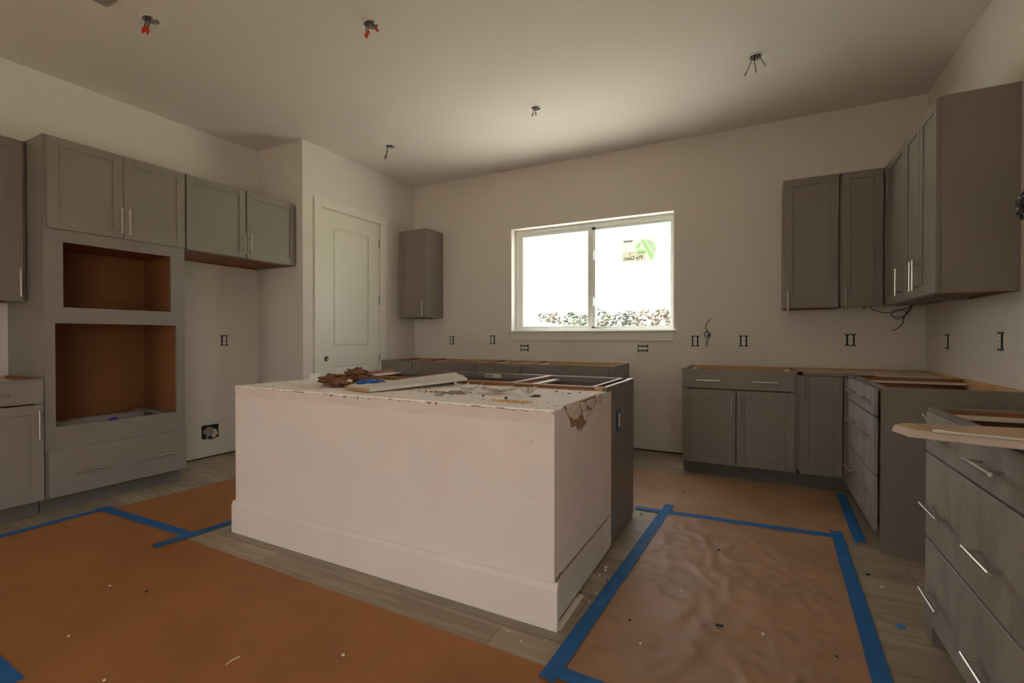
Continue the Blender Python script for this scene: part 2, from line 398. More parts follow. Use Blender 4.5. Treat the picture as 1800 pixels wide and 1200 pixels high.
GP = [([(-1.103, 2.124), (-1.08, 2.099), (-1.099, 2.058), (-1.142, 2.061), (-1.13, 2.095)], GRN), ([(-1.138, 2.049), (-1.045, 2.041), (-1.037, 2.021), (-1.122, 2.024)], GRN),
      ([(-1.122, 2.022), (-1.039, 2.021), (-1.022, 2.004), (-1.114, 1.996)], GRN), ([(-1.091, 2.143), (-1.049, 2.143), (-.953, 1.972), (-.976, 1.919), (-1.037, 2.041)], GRN),
      ([(-1.037, 2.143), (-.995, 2.141), (-.95, 2.09), (-.931, 2.043), (-.95, 1.983)], GRN2)]
for pts, m in GP: flat(pts, SY - .001, 'green_band', m, stk)
flat([(-1.262, 2.155), (-1.157, 2.15), (-1.181, 2.13), (-1.262, 2.129)], SY - .0015, 'ink_bar', INK, stk)
flat([(-1.280, 2.152), (-1.268, 2.152), (-1.268, 2.131), (-1.280, 2.131)], SY - .0015, 'ink_bar', PAP2, stk)
for zz in (2.018, 2.010, 2.002): flat([(-1.205, zz), (-1.188, zz), (-1.188, zz - .004), (-1.205, zz - .004)], SY - .0015, 'ink_bar', INK, stk)
def text(body, size, org, m, parent, mirror=True, name='lettering'):
    cu = bpy.data.curves.new('txt', 'FONT'); cu.body = body; cu.size = size; cu.align_x = 'CENTER'; cu.extrude = .0001; cu.offset = .0008
    to = bpy.data.objects.new('txt', cu); COL.objects.link(to); bpy.context.view_layer.update()
    me = bpy.data.meshes.new_from_object(to.evaluated_get(bpy.context.evaluated_depsgraph_get()))
    bpy.data.objects.remove(to)
    M = Matrix(((-1 if mirror else 1, 0, 0, 0), (0, 0, -1, 0), (0, 1, 0, 0), (0, 0, 0, 1)))
    me.transform(M); me.name = name; me.materials.clear(); me.materials.append(m)
    return link(name, me, org, parent)
text('Ply Gem', .058, (-1.165, SY - .002, 1.944), INK, stk)

# ------------------------------------------------------------------ outside
def ground_mat():
    m = mat('yard_grass', (.20, .23, .13), .95, var=.2, vscale=.15); return m
MB().box((-300, 10.5, -.9), (300, 400, -.6)).build('ground', ground_mat(), kind='structure')
MB().box((-14, 5.05, -.9), (9, 10.48, -.6)).build('bounce_pad', mat('bounce_pad_pale', (.80, .78, .70), .9, var=.05, vscale=.6), kind='structure')  # unseen pale pad, added to bounce sunlight through the window onto the ceiling
MB().box((-300, -150, -.9), (300, 5.0, -.6)).build('ground', mat('low_bounce_ground', (.13, .105, .085), .95, var=.3, vscale=.3), kind='structure')  # unseen ground, made dark to cut light bounced in through the doors
hs_ = thing('far_shed', 'pale low building with a shallow white roof beyond the window', 'building', (-24, 46, -.6))
MB().box((-31, 43.5, -.6), (-18, 50, 1.6)).build('wall', mat('siding', (.55, .54, .5), .8), hs_)
rfm = mat('white_roof', (.75, .74, .70), .7)
MB().prism([(-31.5, 42.9, 2.95), (-21.6, 42.9, 2.85), (-16.6, 42.9, 1.72), (-16.4, 42.9, 1.5), (-31.5, 42.9, 1.5)], (0, 7.6, 0)).build('roof', rfm, hs_)
TC = {'green': (.050, .055, .045), 'yellow': (.060, .058, .048), 'rust': (.066, .055, .049), 'grey': (.054, .055, .054)}
TM = {k: film_mat('foliage_' + k, v, 1) for k, v in TC.items()}
TRK = mat('tree_bark', (.20, .17, .14), .9)
TL = {'green': 'green broad-crowned tree in the far tree line', 'yellow': 'yellowing autumn tree in the far tree line', 'rust': 'rust-coloured autumn tree in the far tree line', 'grey': 'pale bare-twigged tree in the far tree line'}
TREE_ROWS = 3
kinds = ['green', 'green', 'yellow', 'green', 'grey', 'green', 'yellow', 'green', 'green', 'yellow', 'grey', 'green', 'rust', 'green']
tx = -66; i = 0
while tx < 6:
    k = 'rust' if -21 < tx < -14 and i % 2 else kinds[i % len(kinds)]
    ty = 90 + 9 * (i % TREE_ROWS); hh = (6.3 + 1.2 * rnd.random() + .3 * math.sin(tx * .3)) * ty / 97
    t = thing('tree', TL[k], 'tree', (tx, ty, -.6), 'far tree line, ' + k)
    c = MB()
    for q in range(110):
        a_, e_, rr_ = rnd.uniform(0, 6.28), rnd.uniform(-.95, 1), rnd.uniform(.75, 1)
        ch = math.sqrt(1 - e_ * e_) * rr_; r_ = rnd.uniform(.25, .45)
        c.blob((tx + 2.1 * ch * math.cos(a_), ty + 2.1 * ch * math.sin(a_), hh * .52 + (hh * .46) * e_ * rr_ - .35), (r_, r_, r_ * .8), .5, 9, 1, q + i * 7)
    c.build('tree_crown', TM[k], t)
    MB().tube([(tx, ty, -.6), (tx + .2, ty, hh * .6)], [.22, .1], 6).build('tree_trunk', TRK, t)
    tx += rnd.uniform(2.1, 2.6); i += 1
br = MB()
for q in range(150): br.blob((-68 + q * .5 + rnd.uniform(-.4, .4), 118 + rnd.uniform(-2, 3), rnd.uniform(.6, 3.6)), (1.7, 1.2, rnd.uniform(1.2, 2.2)), .4, 8, 1, q)
tag(br.build('undergrowth', TM['grey']), 'pale tangled undergrowth between the far trees', 'undergrowth', kind='stuff')

# ------------------------------------------------------------------ cabinets
_hm = {}
def handle(parent, face, u, z, f, vertical, L=.18):
    """bar pull; f = door face plane coordinate, local frame mapped by mp()"""
    key = (face, vertical, L)
    if key not in _hm:
        mb = MB(); so = .034; r = .0058; hp = L * .355
        def q(du, dd, dz): return Vector(mapv(face, du, dd, dz))
        if vertical:
            mb.tube([q(0, -so, -L / 2), q(0, -so, L / 2)], r, 10)
            for s_ in (-1, 1): mb.tube([q(0, -so, s_ * hp), q(0, 0, s_ * hp)], r * .7, 8)
        else:
            mb.tube([q(-L / 2, -so, 0), q(L / 2, -so, 0)], r, 10)
            for s_ in (-1, 1): mb.tube([q(s_ * hp, -so, 0), q(s_ * hp, 0, 0)], r * .7, 8)
        o = mb.build('handle', STEEL, parent, org=(0, 0, 0)); _hm[key] = o.data
    else:
        o = link('handle', _hm[key], (0, 0, 0), parent)
    w = Vector(mp(face, u, 0, z, f)); o.location = w - ORG[parent.name]; ORG[o.name] = w
    return o
def mapv(face, u, d, z):
    return {'S': (u, d, z), 'N': (u, -d, z), 'W': (d, u, z), 'E': (-d, u, z)}[face]
def mp(face, u, d, z, f):
    return {'S': (u, f + d, z), 'N': (u, f - d, z), 'W': (f + d, u, z), 'E': (f - d, u, z)}[face]

def front(parent, face, f, u0, u1, z0, z1, kind, handles=(), proud=0, m=None):
    """door or drawer front: back on the frame plane f"""
    m = m or CAB; th = .019; gp = .002
    u0 += gp; u1 -= gp; z0 += gp; z1 -= gp
    X = lambda u, d, z: mp(face, u, d - proud, z, f)
    mb = MB()
    if kind == 'door':
        s = .057
        mb.box(X(u0, -th, z0), X(u0 + s, 0, z1), .0015); mb.box(X(u1 - s, -th, z0), X(u1, 0, z1), .0015)
        mb.box(X(u0 + s, -th, z1 - s), X(u1 - s, 0, z1), .001); mb.box(X(u0 + s, -th, z0), X(u1 - s, 0, z0 + s), .001)
        o = mb.build('door', m, parent)
        MB().box(X(u0 + s - .004, -th + .008, z0 + s - .004), X(u1 - s + .004, -.002, z1 - s + .004)).build('door_panel', m, o)
    else:
        mb.box(X(u0, -th, z0), X(u1, 0, z1), .002); o = mb.build('drawer', m, parent)
        if proud:
            MB().box(X(u0 + .06, 0, z0 + .02), X(u1 - .06, .4, z0 + .03)).box(X(u0 + .06, 0, z0 + .02), X(u0 + .072, .4, z1 - .03)).box(X(u1 - .072, 0, z0 + .02), X(u1 - .06, .4, z1 - .03)).build('drawer_box', WOODI, o)
    for (hu, hz, v) in handles: handle(o, face, hu, hz, mp_f(face, f, -th - proud), v)
    return o
def mp_f(face, f, d): return f + d if face in 'SW' else f - d

def base_cab(label, face, f, u0, u1, depth, fronts, zt=.872, toe=.10, endL=False, endR=False, group=None, m=None, stile=.04, proud=0, braces=True, lows=(), loosebox=False):
    t = thing('base_cabinet', label, 'cabinet', mp(face, (u0 + u1) / 2, depth / 2, 0, f), group)
    X = lambda u, d, z: mp(face, u, d, z, f)
    th = .018
    for side, uu, ex in ((0, u0, endL), (1, u1 - th, endR)):
        MB().box(X(uu, .019, toe), X(uu + th, depth, zt), 0).build('side_panel', CAB if ex else WOODI, t)
        if ex: MB().box(X(uu + (-.0005 if side else th - .0015), .021, toe + .02), X(uu + (.0015 if side else th + .0005), depth - .003, zt - .006)).build('inner_face', WOODI, t)
    MB().box(X(u0 + th, depth - .012, toe), X(u1 - th, depth - .002, zt - .002)).build('back_panel', WOODI, t)
    MB().box(X(u0 + th, .019, toe), X(u1 - th, depth - .012, toe + .016)).build('bottom_panel', WOODI, t)
    MB().box(X(u0 + th, depth - .034, zt - .075), X(u1 - th, depth - .013, zt), .001).build('back_rail', WOODR, t)
    fr = MB(); w = stile
    fr.box(X(u0, 0, toe), X(u0 + w, .019, zt), .0006); fr.box(X(u1 - w, 0, toe), X(u1, .019, zt), .0006)
    fr.box(X(u0 + w, 0, zt - .038), X(u1 - w, .019, zt), .0006); fr.box(X(u0 + w, 0, toe), X(u1 - w, .019, toe + .03), .0006)
    fr.build('face_frame', CAB, t)
    if braces:
        for uu in (u0 + th, u1 - th - .05): MB().box(X(uu, .02, zt - .034), X(uu + .05, depth - .036, zt - .022), .001).build('top_cleat', LAM, t)
    for fz in fronts:
        front(t, face, f, *fz[:5], handles=fz[5] if len(fz) > 5 else (), proud=proud, m=m)
    MB().box(X(u0, .085, 0), X(u1, .097, toe)).build('toe_kick', KICK, t)
    for uu, ln in lows:      # leg of the end panel running down to the floor
        MB().box(X(uu, 0, 0), X(uu + ln, .08, toe)).build('panel_foot', CAB, t)
    return t

def wall_cab(label, face, f, u0, u1, depth, z0, z1, fronts, group=None, under=True):
    t = thing('wall_cabinet', label, 'cabinet', mp(face, (u0 + u1) / 2, depth / 2, z0, f), group)
    X = lambda u, d, z: mp(face, u, d, z, f); th = .016
    cb = MB()
    cb.box(X(u0, .019, z0), X(u0 + th, depth, z1), .0006); cb.box(X(u1 - th, .019, z0), X(u1, depth, z1), .0006); cb.box(X(u0 + th, .019, z1 - th), X(u1 - th, depth, z1))
    cb.build('carcass', CAB, t)
    MB().box(X(u0 + th, .02, z0 + .018), X(u1 - th, depth, z0 + .03)).build('bottom_panel', WOODI, t)
    MB().box(X(u0 + th, depth - .014, z0), X(u1 - th, depth - .001, z0 + .018)).box(X(u0 + th, depth - .01, z0 + .03), X(u1 - th, depth - .001, z1 - th)).build('back_panel', WOODI, t)
    fr = MB(); w = .038
    fr.box(X(u0, 0, z0), X(u0 + w, .019, z1), .0006); fr.box(X(u1 - w, 0, z0), X(u1, .019, z1), .0006)
    fr.box(X(u0 + w, 0, z1 - w), X(u1 - w, .019, z1), .0006); fr.box(X(u0 + w, 0, z0), X(u1 - w, .019, z0 + w), .0006)
    fr.build('face_frame', CAB, t)
    for fz in fronts: front(t, face, f, *fz[:5], handles=fz[5] if len(fz) > 5 else ())
    return t

# left wall (faces +x)
LF = -4.02; D = LF - XL
T = thing('oven_cabinet', 'tall grey oven cabinet with two empty wood-lined appliance openings', 'cabinet', (LF - D / 2, 1.706, 0))
U0, U1 = 1.29, 2.122
X = lambda u, d, z: mp('E', u, d, z, LF)
MB().box(X(U0, .019, .10), X(U0 + .018, D, 2.425), .001).build('side_panel', CAB, T)
MB().box(X(U1 - .018, .019, .10), X(U1, D, 2.425), .001).build('side_panel', CAB, T)
MB().box(X(U0 + .018, .0, 2.407), X(U1 - .018, D, 2.425)).build('top_panel', CAB, T)
fr = MB()
O1 = (1.386, 2.024, 1.33, 1.755); O2 = (1.344, 2.060, .555, 1.226)
fr.box(X(U0, 0, .10), X(O2[0], .019, 2.425)); fr.box(X(O2[1], 0, .10), X(U1, .019, 2.425))
fr.box(X(O2[0], 0, .10), X(O2[1], .019, O2[2])); fr.box(X(O2[0], 0, O2[3]), X(O2[1], .019, O1[2]))
fr.box(X(O2[0], 0, O1[2]), X(O1[0], .019, O1[3])); fr.box(X(O1[1], 0, O1[2]), X(O2[1], .019, O1[3]))
fr.box(X(O2[0], 0, O1[3]), X(O2[1], .019, 1.86)); fr.box(X(O2[0], 0, 2.38), X(O2[1], .019, 2.425))
fr.build('face_frame', CAB, T)
for (a, b, c, d) in (O1, O2):
    ub0, ub1 = U0 + .02, U1 - .02
    MB().box(X(ub0, .02, c - .03), X(ub0 + .006, D - .02, d + .02)).box(X(ub1 - .006, .02, c - .03), X(ub1, D - .02, d + .02)).box(X(ub0, D - .03, c - .03), X(ub1, D - .02, d + .02)).box(X(ub0, .02, d + .02), X(ub1, D - .02, d + .035)).build('niche_lining', WOODI, T)
MB().box(X(U0 + .02, .02, O1[2] - .03), X(U1 - .02, D - .03, O1[2] - .012)).build('shelf', WOODI, T)
MB().box(X(U0 + .02, .02, O2[2] - .02), X(U0 + .12, D - .03, O2[2] - .004)).build('support_cleat', GREYB, T)
MB().box(X(U1 - .11, .02, O2[2] - .02), X(U1 - .02, D - .03, O2[2] - .004)).build('support_cleat', GREYB, T)
MB().box(X(U0 + .02, .02, O2[2] - .11), X(U1 - .02, D - .03, O2[2] - .09)).build('shelf', WOODI, T)
front(T, 'E', LF, 1.303, 1.713, 1.832, 2.422, 'door', [(1.69, 1.955, True)])
front(T, 'E', LF, 1.713, 2.121, 1.832, 2.422, 'door', [(1.737, 1.955, True)])
front(T, 'E', LF, 1.303, 2.121, .103, .410, 'drawer', [(1.52, .248, False), (1.936, .248, False)])
MB().box(X(U0, .08, 0), X(U1, .092, .10)).build('toe_kick', KICK, T)
tag(MB().box(X(1.62, -.003, .552), X(1.68, .006, .5585)).blob(mp('E', 1.65, .005, .563, LF), (.012, .03, .008), .6, 8, 2, 3).build('tape_scrap', PURP), 'purple tape scrap on the lower sill of the oven cabinet opening', 'tape')

base_cab('grey base cabinet left of the tall oven cabinet, one drawer over one door', 'E', LF, .76, 1.285, D,
         [(.775, 1.283, .718, .860, 'drawer', [(1.03, .79, False)]), (.775, 1.283, .103, .712, 'door', [(1.252, .585, True)])])
wall_cab('tall grey wall cabinet left of the oven cabinet, cut by the photo edge', 'E', -4.27, .82, 1.285, -4.27 - XL, 1.37, 2.415,
         [(.83, 1.27, 1.375, 2.412, 'door', [(1.247, 1.488, True)])])
wall_cab('wide two-door grey wall cabinet above the empty fridge recess', 'E', LF, 2.126, 3.122, D, 1.826, 2.425,
         [(2.13, 2.617, 1.829, 2.423, 'door', [(2.592, 1.950, True)]), (2.625, 3.12, 1.829, 2.423, 'door', [(2.65, 1.950, True)])])

# back wall, left of the window: small wall cabinet and the long base run
wall_cab('narrow single-door grey wall cabinet beside the white pantry door', 'S', 4.49, -3.872, -3.472, YB - 4.49, 1.37, 2.42,
         [(-3.870, -3.474, 1.373, 2.418, 'door', [(-3.505, 1.47, True)])])
BF = 4.19; BD = YB - BF
MB().box((PX, BF, .10), (-3.82, BF + .02, .872)).build('trim_8', CAB, kind='structure')
base_cab('grey base cabinet in the pantry door corner, first of the back run behind the island', 'S', BF, -3.82, -3.432, BD,
         [(-3.815, -3.434, .718, .855, 'drawer'), (-3.815, -3.434, .103, .712, 'door')])
base_cab('wide grey base cabinet behind the island, second from the pantry door', 'S', BF, -3.430, -2.606, BD,
         [(-3.428, -2.608, .718, .855, 'drawer'), (-3.428, -3.018, .103, .712, 'door'), (-3.018, -2.608, .103, .712, 'door')])
base_cab('narrow grey base cabinet behind the island, third from the pantry door', 'S', BF, -2.604, -2.082, BD,
         [(-2.602, -2.084, .718, .855, 'drawer'), (-2.602, -2.084, .103, .712, 'door')])
base_cab('grey base cabinet under the window, last of the back run, with exposed right end', 'S', BF, -2.080, -1.165, BD,
         [(-2.078, -1.182, .718, .855, 'drawer'), (-2.078, -1.63, .103, .712, 'door'), (-1.63, -1.182, .103, .712, 'door')], endR=True)

# back wall, right of the dishwasher gap
base_cab('grey two-door base cabinet with a wide drawer right of the gap below the window', 'S', BF, -.565, .262, BD,
         [(-.562, .25, .716, .848, 'drawer', [(-.358, .784, False), (.048, .784, False)]),
          (-.562, -.156, .103, .71, 'door', [(-.184, .583, True)]), (-.154, .25, .103, .71, 'door', [(-.128, .583, True)])], endL=True)
# corner base cabinet (L)
RF = .572; RD = XR - RF
cc = thing('corner_cabinet', 'grey corner base cabinet with two narrow doors meeting in the corner', 'cabinet', (.8, 4.4, 0))
MB().box((.264, BF, .10), (.30, BF + .019, .872)).box((.264, BF, .848), (RF, BF + .019, .872)).box((.264, BF, .10), (RF, BF + .019, .125)).box((RF, 3.925, .10), (RF + .019, 3.95, .872)).box((RF, 3.95, .848), (RF + .019, BF + .019, .872)).box((RF, 3.95, .10), (RF + .019, BF + .019, .12)).build('face_frame', CAB, cc)
front(cc, 'S', BF, .277, .551, .103, .845, 'door', [(.303, .745, True)])
front(cc, 'W', RF, 3.93, BF - .022, .103, .845, 'door', [])
MB().box((.264, YB - .03, .80), (XR - .01, YB - .012, .872), .001).box((XR - .03, 3.93, .80), (XR - .012, YB - .03, .872), .001).build('back_rail', WOODR, cc)
MB().box((.264, BF + .02, .10), (.28, YB - .02, .85)).box((.28, YB - .012, .1), (XR - .02, YB - .002, .86)).box((XR - .012, 3.93, .1), (XR - .002, YB - .012, .86)).box((.30, BF + .02, .10), (XR - .03, YB - .03, .115)).build('inner_panel', WOODI, cc)
# plywood top board with a rounded front for the turntable
pts = [(.285, YB - .035), (1.13, YB - .035), (1.135, 4.02)]
for k in range(11):
    a = math.radians(0 + 9 * k); pts.append((1.09 - .30 * math.sin(a) - .02, 4.02 + .36 * (1 - math.cos(a))))
pts += [(.62, 4.38), (.50, 4.45), (.36, 4.52), (.285, 4.54)]
MB().prism([(p[0], p[1], .848) for p in pts], (0, 0, .012)).build('turntable_top', mat('pale_board', (.60, .52, .40), .6, var=.05), cc)
MB().box((.264, BF + .085, 0), (RF + .09, BF + .097, .10)).box((RF + .085, 3.93, 0), (RF + .097, BF + .085, .10)).build('toe_kick', KICK, cc)

# right wall drawer base, drawers hanging slightly open, dusty
zs = [(.716, .862), (.402, .711), (.103, .397)]
fr_ = []
for (a, b) in zs: fr_.append((3.122, 3.922, a, b, 'drawer', [(3.72, (a + b) / 2 - (.0 if b > .8 else -.04), False), (3.30, (a + b) / 2 - (.0 if b > .8 else -.04), False)]))
base_cab('dusty grey three-drawer base cabinet next to the corner, drawers slightly open', 'W', .587, 3.118, 3.924, XR - .587, fr_, m=CABD, proud=.02, endL=False)
rp_ = thing('end_panel', 'large flat grey end panel facing the range gap', 'panel', (.87, 3.108, 0))
MB().box((.583, 3.098, 0), (XR - .001, 3.116, .872), .001).build('panel_board', CAB, rp_)
MB().box((.575, 3.098, 0), (.583, 3.128, .872), .001).build('panel_edge', CAB, rp_)
# foreground drawer base
fr_ = []
for (a, b) in zs: fr_.append((1.465, 2.262, a, b, 'drawer', [(2.10, (a + b) / 2 - (.0 if b > .8 else .02), False), (1.70, (a + b) / 2 - (.0 if b > .8 else .02), False)]))
fg = base_cab('dusty grey three-drawer base cabinet nearest the camera with a board across it', 'W', RF, 1.455, 2.318, XR - RF, fr_, m=CABD, endR=True, lows=[(2.25, .066)], stile=.05)

# right uppers
UZ0, UZ1 = 1.37, 2.42
wall_cab('single-door grey wall cabinet on the back wall, left end of the right-hand uppers', 'S', 4.49, .178, .560, YB - 4.49, UZ0, UZ1,
         [(.186, .554, 1.373, 2.417, 'door', [(.213, 1.41 + .0, True)])])
UF = .86
cu = thing('corner_wall_cabinet', 'grey corner wall cabinet with one door on each wall', 'cabinet', (.86, 4.4, UZ0))
MB().box((.566, 4.49, UZ0), (.585, 4.509, UZ1)).box((.566, 4.49, UZ1 - .03), (UF, 4.509, UZ1)).box((.566, 4.49, UZ0), (UF, 4.509, UZ0 + .02)).box((UF, 3.925, UZ1 - .03), (UF + .019, 4.509, UZ1)).box((UF, 3.925, UZ0), (UF + .019, 4.509, UZ0 + .02)).build('face_frame', CAB, cu)
MB().box((.566, 4.51, UZ0), (.58, YB, UZ1)).box((UF + .02, 3.925, UZ0), (XR - .001, 3.94, UZ1)).box((.58, 4.51, UZ1 - .015), (XR - .001, YB, UZ1)).box((UF + .02, 3.94, UZ1 - .015), (XR - .001, 4.51, UZ1)).build('carcass', CAB, cu)
MB().box((.58, 4.51, UZ0 + .018), (XR - .001, YB, UZ0 + .03)).box((UF + .02, 3.94, UZ0 + .018), (XR - .001, 4.51, UZ0 + .03)).build('bottom_panel', WOODI, cu)
front(cu, 'S', 4.49, .572, .838, 1.373, 2.417, 'door', [(.600, 1.445, True)])
front(cu, 'W', UF, 3.925, 4.468, 1.373, 2.417, 'door', [(3.965, 1.50, True)])
wc = wall_cab('two-door grey wall cabinet on the right wall with a broad exposed end', 'W', UF, 3.305, 3.92, XR - UF, UZ0, UZ1,
         [(3.303, 3.605, 1.373, 2.417, 'door', [(3.575, 1.50, True)]), (3.607, 3.92, 1.373, 2.417, 'door', [(3.637, 1.50, True)])])
MB().box((UF + .004, 3.297, UZ0), (XR - .001, 3.305, UZ1), .001).build('end_skin', CAB, wc)

# ------------------------------------------------------------------ island
IX0, IX1, IY0, IY1, IZ = -2.706, -.70, 1.70, 2.415, .85
isl = thing('island_wall', 'white boxed drywall island base with a torn-off counter edge and broad baseboard', 'island', (-1.7, 2.05, 0))
MB().box((IX0, IY0, .012), (IX1, IY1, IZ - .006)).box((IX1 - .04, IY1, .012), (IX1, 2.50, IZ - .006)).build('drywall_box', ISL, isl)
# crumbly top skin with a ragged rim
bm_ = MB(); nx, ny = 150, 50
def edge_j(s_, seed): return .006 * noise.noise(Vector((s_ * 9, seed, 0))) + .004 * noise.noise(Vector((s_ * 37, seed, 5)))
grid = []
for j in range(ny + 1):
    r_ = []
    for i_ in range(nx + 1):
        u, v = i_ / nx, j / ny
        xx = IX0 + (IX1 - IX0) * u; yy = IY0 + (IY1 - IY0) * v
        if j == 0: yy += -.003 + edge_j(xx, 1)
        if i_ == nx: xx += .001 + .6 * edge_j(yy, 2)
        if i_ == 0: xx += edge_j(yy, 3)
        zz = IZ + .0035 * noise.fractal(Vector((xx * 14, yy * 30, 1)), 1, 2, 4) + .002
        if i_ == nx and 1.79 < yy < 2.33: xx -= .012 + .01 * noise.noise(Vector((yy * 30, 4, 4)))
        r_.append(bm_.bm.verts.new((xx, yy, zz)))
    grid.append(r_)
for j in range(ny):
    for i_ in range(nx): bm_.bm.faces.new([grid[j][i_], grid[j][i_ + 1], grid[j + 1][i_ + 1], grid[j + 1][i_]])
rim = [grid[0][i_] for i_ in range(nx + 1)] + [grid[j][nx] for j in range(1, ny + 1)]
low = [bm_.bm.verts.new((v.co.x, v.co.y, IZ - .006 + .003 * noise.noise(Vector((v.co.x * 50, v.co.y * 50, 2))))) for v in rim]
for i_ in range(len(rim) - 1): bm_.bm.faces.new([rim[i_], low[i_], low[i_ + 1], rim[i_ + 1]])
rim = [grid[j][0] for j in range(ny + 1)]; low = [bm_.bm.verts.new((v.co.x, v.co.y, IZ - .006)) for v in rim]
for i_ in range(len(rim) - 1): bm_.bm.faces.new([rim[i_], low[i_], low[i_ + 1], rim[i_ + 1]])
bm_.build('torn_top', GTOP, isl)
# ragged paper edge: brown torn line and the patched strip below it along the front
tl = MB(); n_ = 260; prev = None
for i_ in range(n_ + 1):
    xx = IX0 + (IX1 - IX0) * i_ / n_
    zt_ = IZ - .003 + .002 * noise.noise(Vector((xx * 60, 0, 0)))
    zb = zt_ - .004 - .006 * abs(noise.noise(Vector((xx * 20, 7, 0)))) - (.012 if noise.noise(Vector((xx * 55, 9, 1))) > .42 else 0)
    p = (tl.bm.verts.new((xx, IY0 - .0018, zt_)), tl.bm.verts.new((xx, IY0 - .0014, zb)))
    if prev: tl.bm.faces.new([prev[0], p[0], p[1], prev[1]])
    prev = p
tl.build('torn_paper_line', BROWNP, isl)
MUD = mat('joint_compound', (.73, .63, .575), .85, var=.05, vscale=8)
ms = MB(); n_ = 90; prev = None
for i_ in range(n_ + 1):
    xx = IX0 + .002 + (IX1 - IX0 - .01) * i_ / n_
    zb = IZ - .055 - .018 * noise.noise(Vector((xx * 4, 0, 3))) - .004 * noise.noise(Vector((xx * 20, 0, 3)))
    p = (ms.bm.verts.new((xx, IY0 - .0008, IZ - .004)), ms.bm.verts.new((xx, IY0 - .0004, zb)))
    if prev: ms.bm.faces.new([prev[0], p[0], p[1], prev[1]])
    prev = p
ms.build('skim_strip', MUD, isl)
# baseboard: front and left return
BP = [(0, .016), (.155, .016), (.165, .012), (.178, .009), (.183, 0), (0, 0)]
b_ = MB(); b_.prism([(IX0 - .016, IY0 - d, z) for z, d in BP], (IX1 + .018 - (IX0 - .016), 0, 0)); 
b_.prism([(IX0 - d, IY0, z) for z, d in BP], (0, IY1 - IY0, 0))
b_.build('baseboard', ISL, isl)
SCF = mat('scuff', (.50, .43, .39), .9)
for (sx, sz, sl, sa) in [(-.87, .745, .05, -1.0), (-.84, .70, .035, -1.3), (-.80, .72, .02, .6), (-2.05, .765, .018, .4), (-1.25, .56, .02, 0), (-1.85, .52, .015, 0), (-.80, .50, .012, 1)]:
    dx, dz = math.cos(sa) * sl / 2, math.sin(sa) * sl / 2; w_ = .0022
    mb = MB(); mb.bm.faces.new([mb.bm.verts.new(p) for p in ((sx - dx, IY0 - .0006, sz - dz), (sx + w_, IY0 - .0006, sz - w_), (sx + dx, IY0 - .0006, sz + dz), (sx - w_, IY0 - .0006, sz + w_))]); mb.build('scuff_mark', SCF, isl)
# right side: torn patch where the counter support came off
def yz(pts, x, th, name, m): return MB().prism([(x, p[0], p[1]) for p in pts], (th, 0, 0)).build(name, m, isl)
yz([(1.798, .852), (1.832, .824), (1.865, .793), (1.886, .754), (1.92, .752), (1.945, .755), (1.953, .735), (1.964, .742), (1.973, .722), (1.993, .736), (2.001, .719), (2.024, .725), (2.063, .737), (2.104, .757), (2.163, .785), (2.206, .807), (2.328, .852)], IX1, .0016, 'torn_paper_patch', BROWNP)
FL = [[(1.819, .853), (1.839, .821), (1.872, .799), (1.92, .78), (1.964, .778), (1.978, .791), (2.016, .79), (2.001, .818), (1.971, .853)],
      [(1.986, .850), (2.047, .843), (2.071, .824), (2.079, .802), (2.024, .805)], [(2.079, .844), (2.197, .846), (2.215, .817), (2.171, .79), (2.128, .806), (2.079, .828)],
      [(2.024, .802), (2.079, .802), (2.145, .793), (2.137, .773), (2.104, .765), (2.079, .75), (2.047, .76)], [(2.224, .853), (2.338, .852), (2.309, .822), (2.252, .812), (2.215, .839)],
      [(2.27, .807), (2.309, .817), (2.338, .77), (2.271, .779)]]
for k, fl in enumerate(FL):
    cy_ = sum(p[0] for p in fl) / len(fl); cz_ = sum(p[1] for p in fl) / len(fl)
    mb = MB(); ring = []
    N_ = 28; L_ = len(fl)
    for q in range(N_):
        a_ = q / N_ * L_; i0 = int(a_); f_ = a_ - i0; p0, p1 = fl[i0 % L_], fl[(i0 + 1) % L_]
        ring.append((p0[0] + (p1[0] - p0[0]) * f_ + .004 * noise.noise(Vector((q * .9, k, 0))), p0[1] + (p1[1] - p0[1]) * f_ + .004 * noise.noise(Vector((q * .9, k, 6)))))
    base = [mb.bm.verts.new((IX1 + .001, p[0], p[1])) for p in ring]
    r1 = [mb.bm.verts.new((IX1 + .006 + .004 * noise.noise(Vector((q * .7, k * 3, 1))), cy_ + (p[0] - cy_) * .96, cz_ + (p[1] - cz_) * .96)) for q, p in enumerate(ring)]
    r2 = [mb.bm.verts.new((IX1 + .009 + .007 * noise.noise(Vector((p[0] * 40, p[1] * 40, k))), cy_ + (p[0] - cy_) * .5, cz_ + (p[1] - cz_) * .5)) for p in ring]
    ce = mb.bm.verts.new((IX1 + .008, cy_, cz_))
    for q in range(N_):
        n2 = (q + 1) % N_
        mb.bm.faces.new([base[q], base[n2], r1[n2], r1[q]]); mb.bm.faces.new([r1[q], r1[n2], r2[n2], r2[q]]); mb.bm.faces.new([r2[q], r2[n2], ce])
    mb.build('gypsum_flap', GYP, isl, smooth=True)
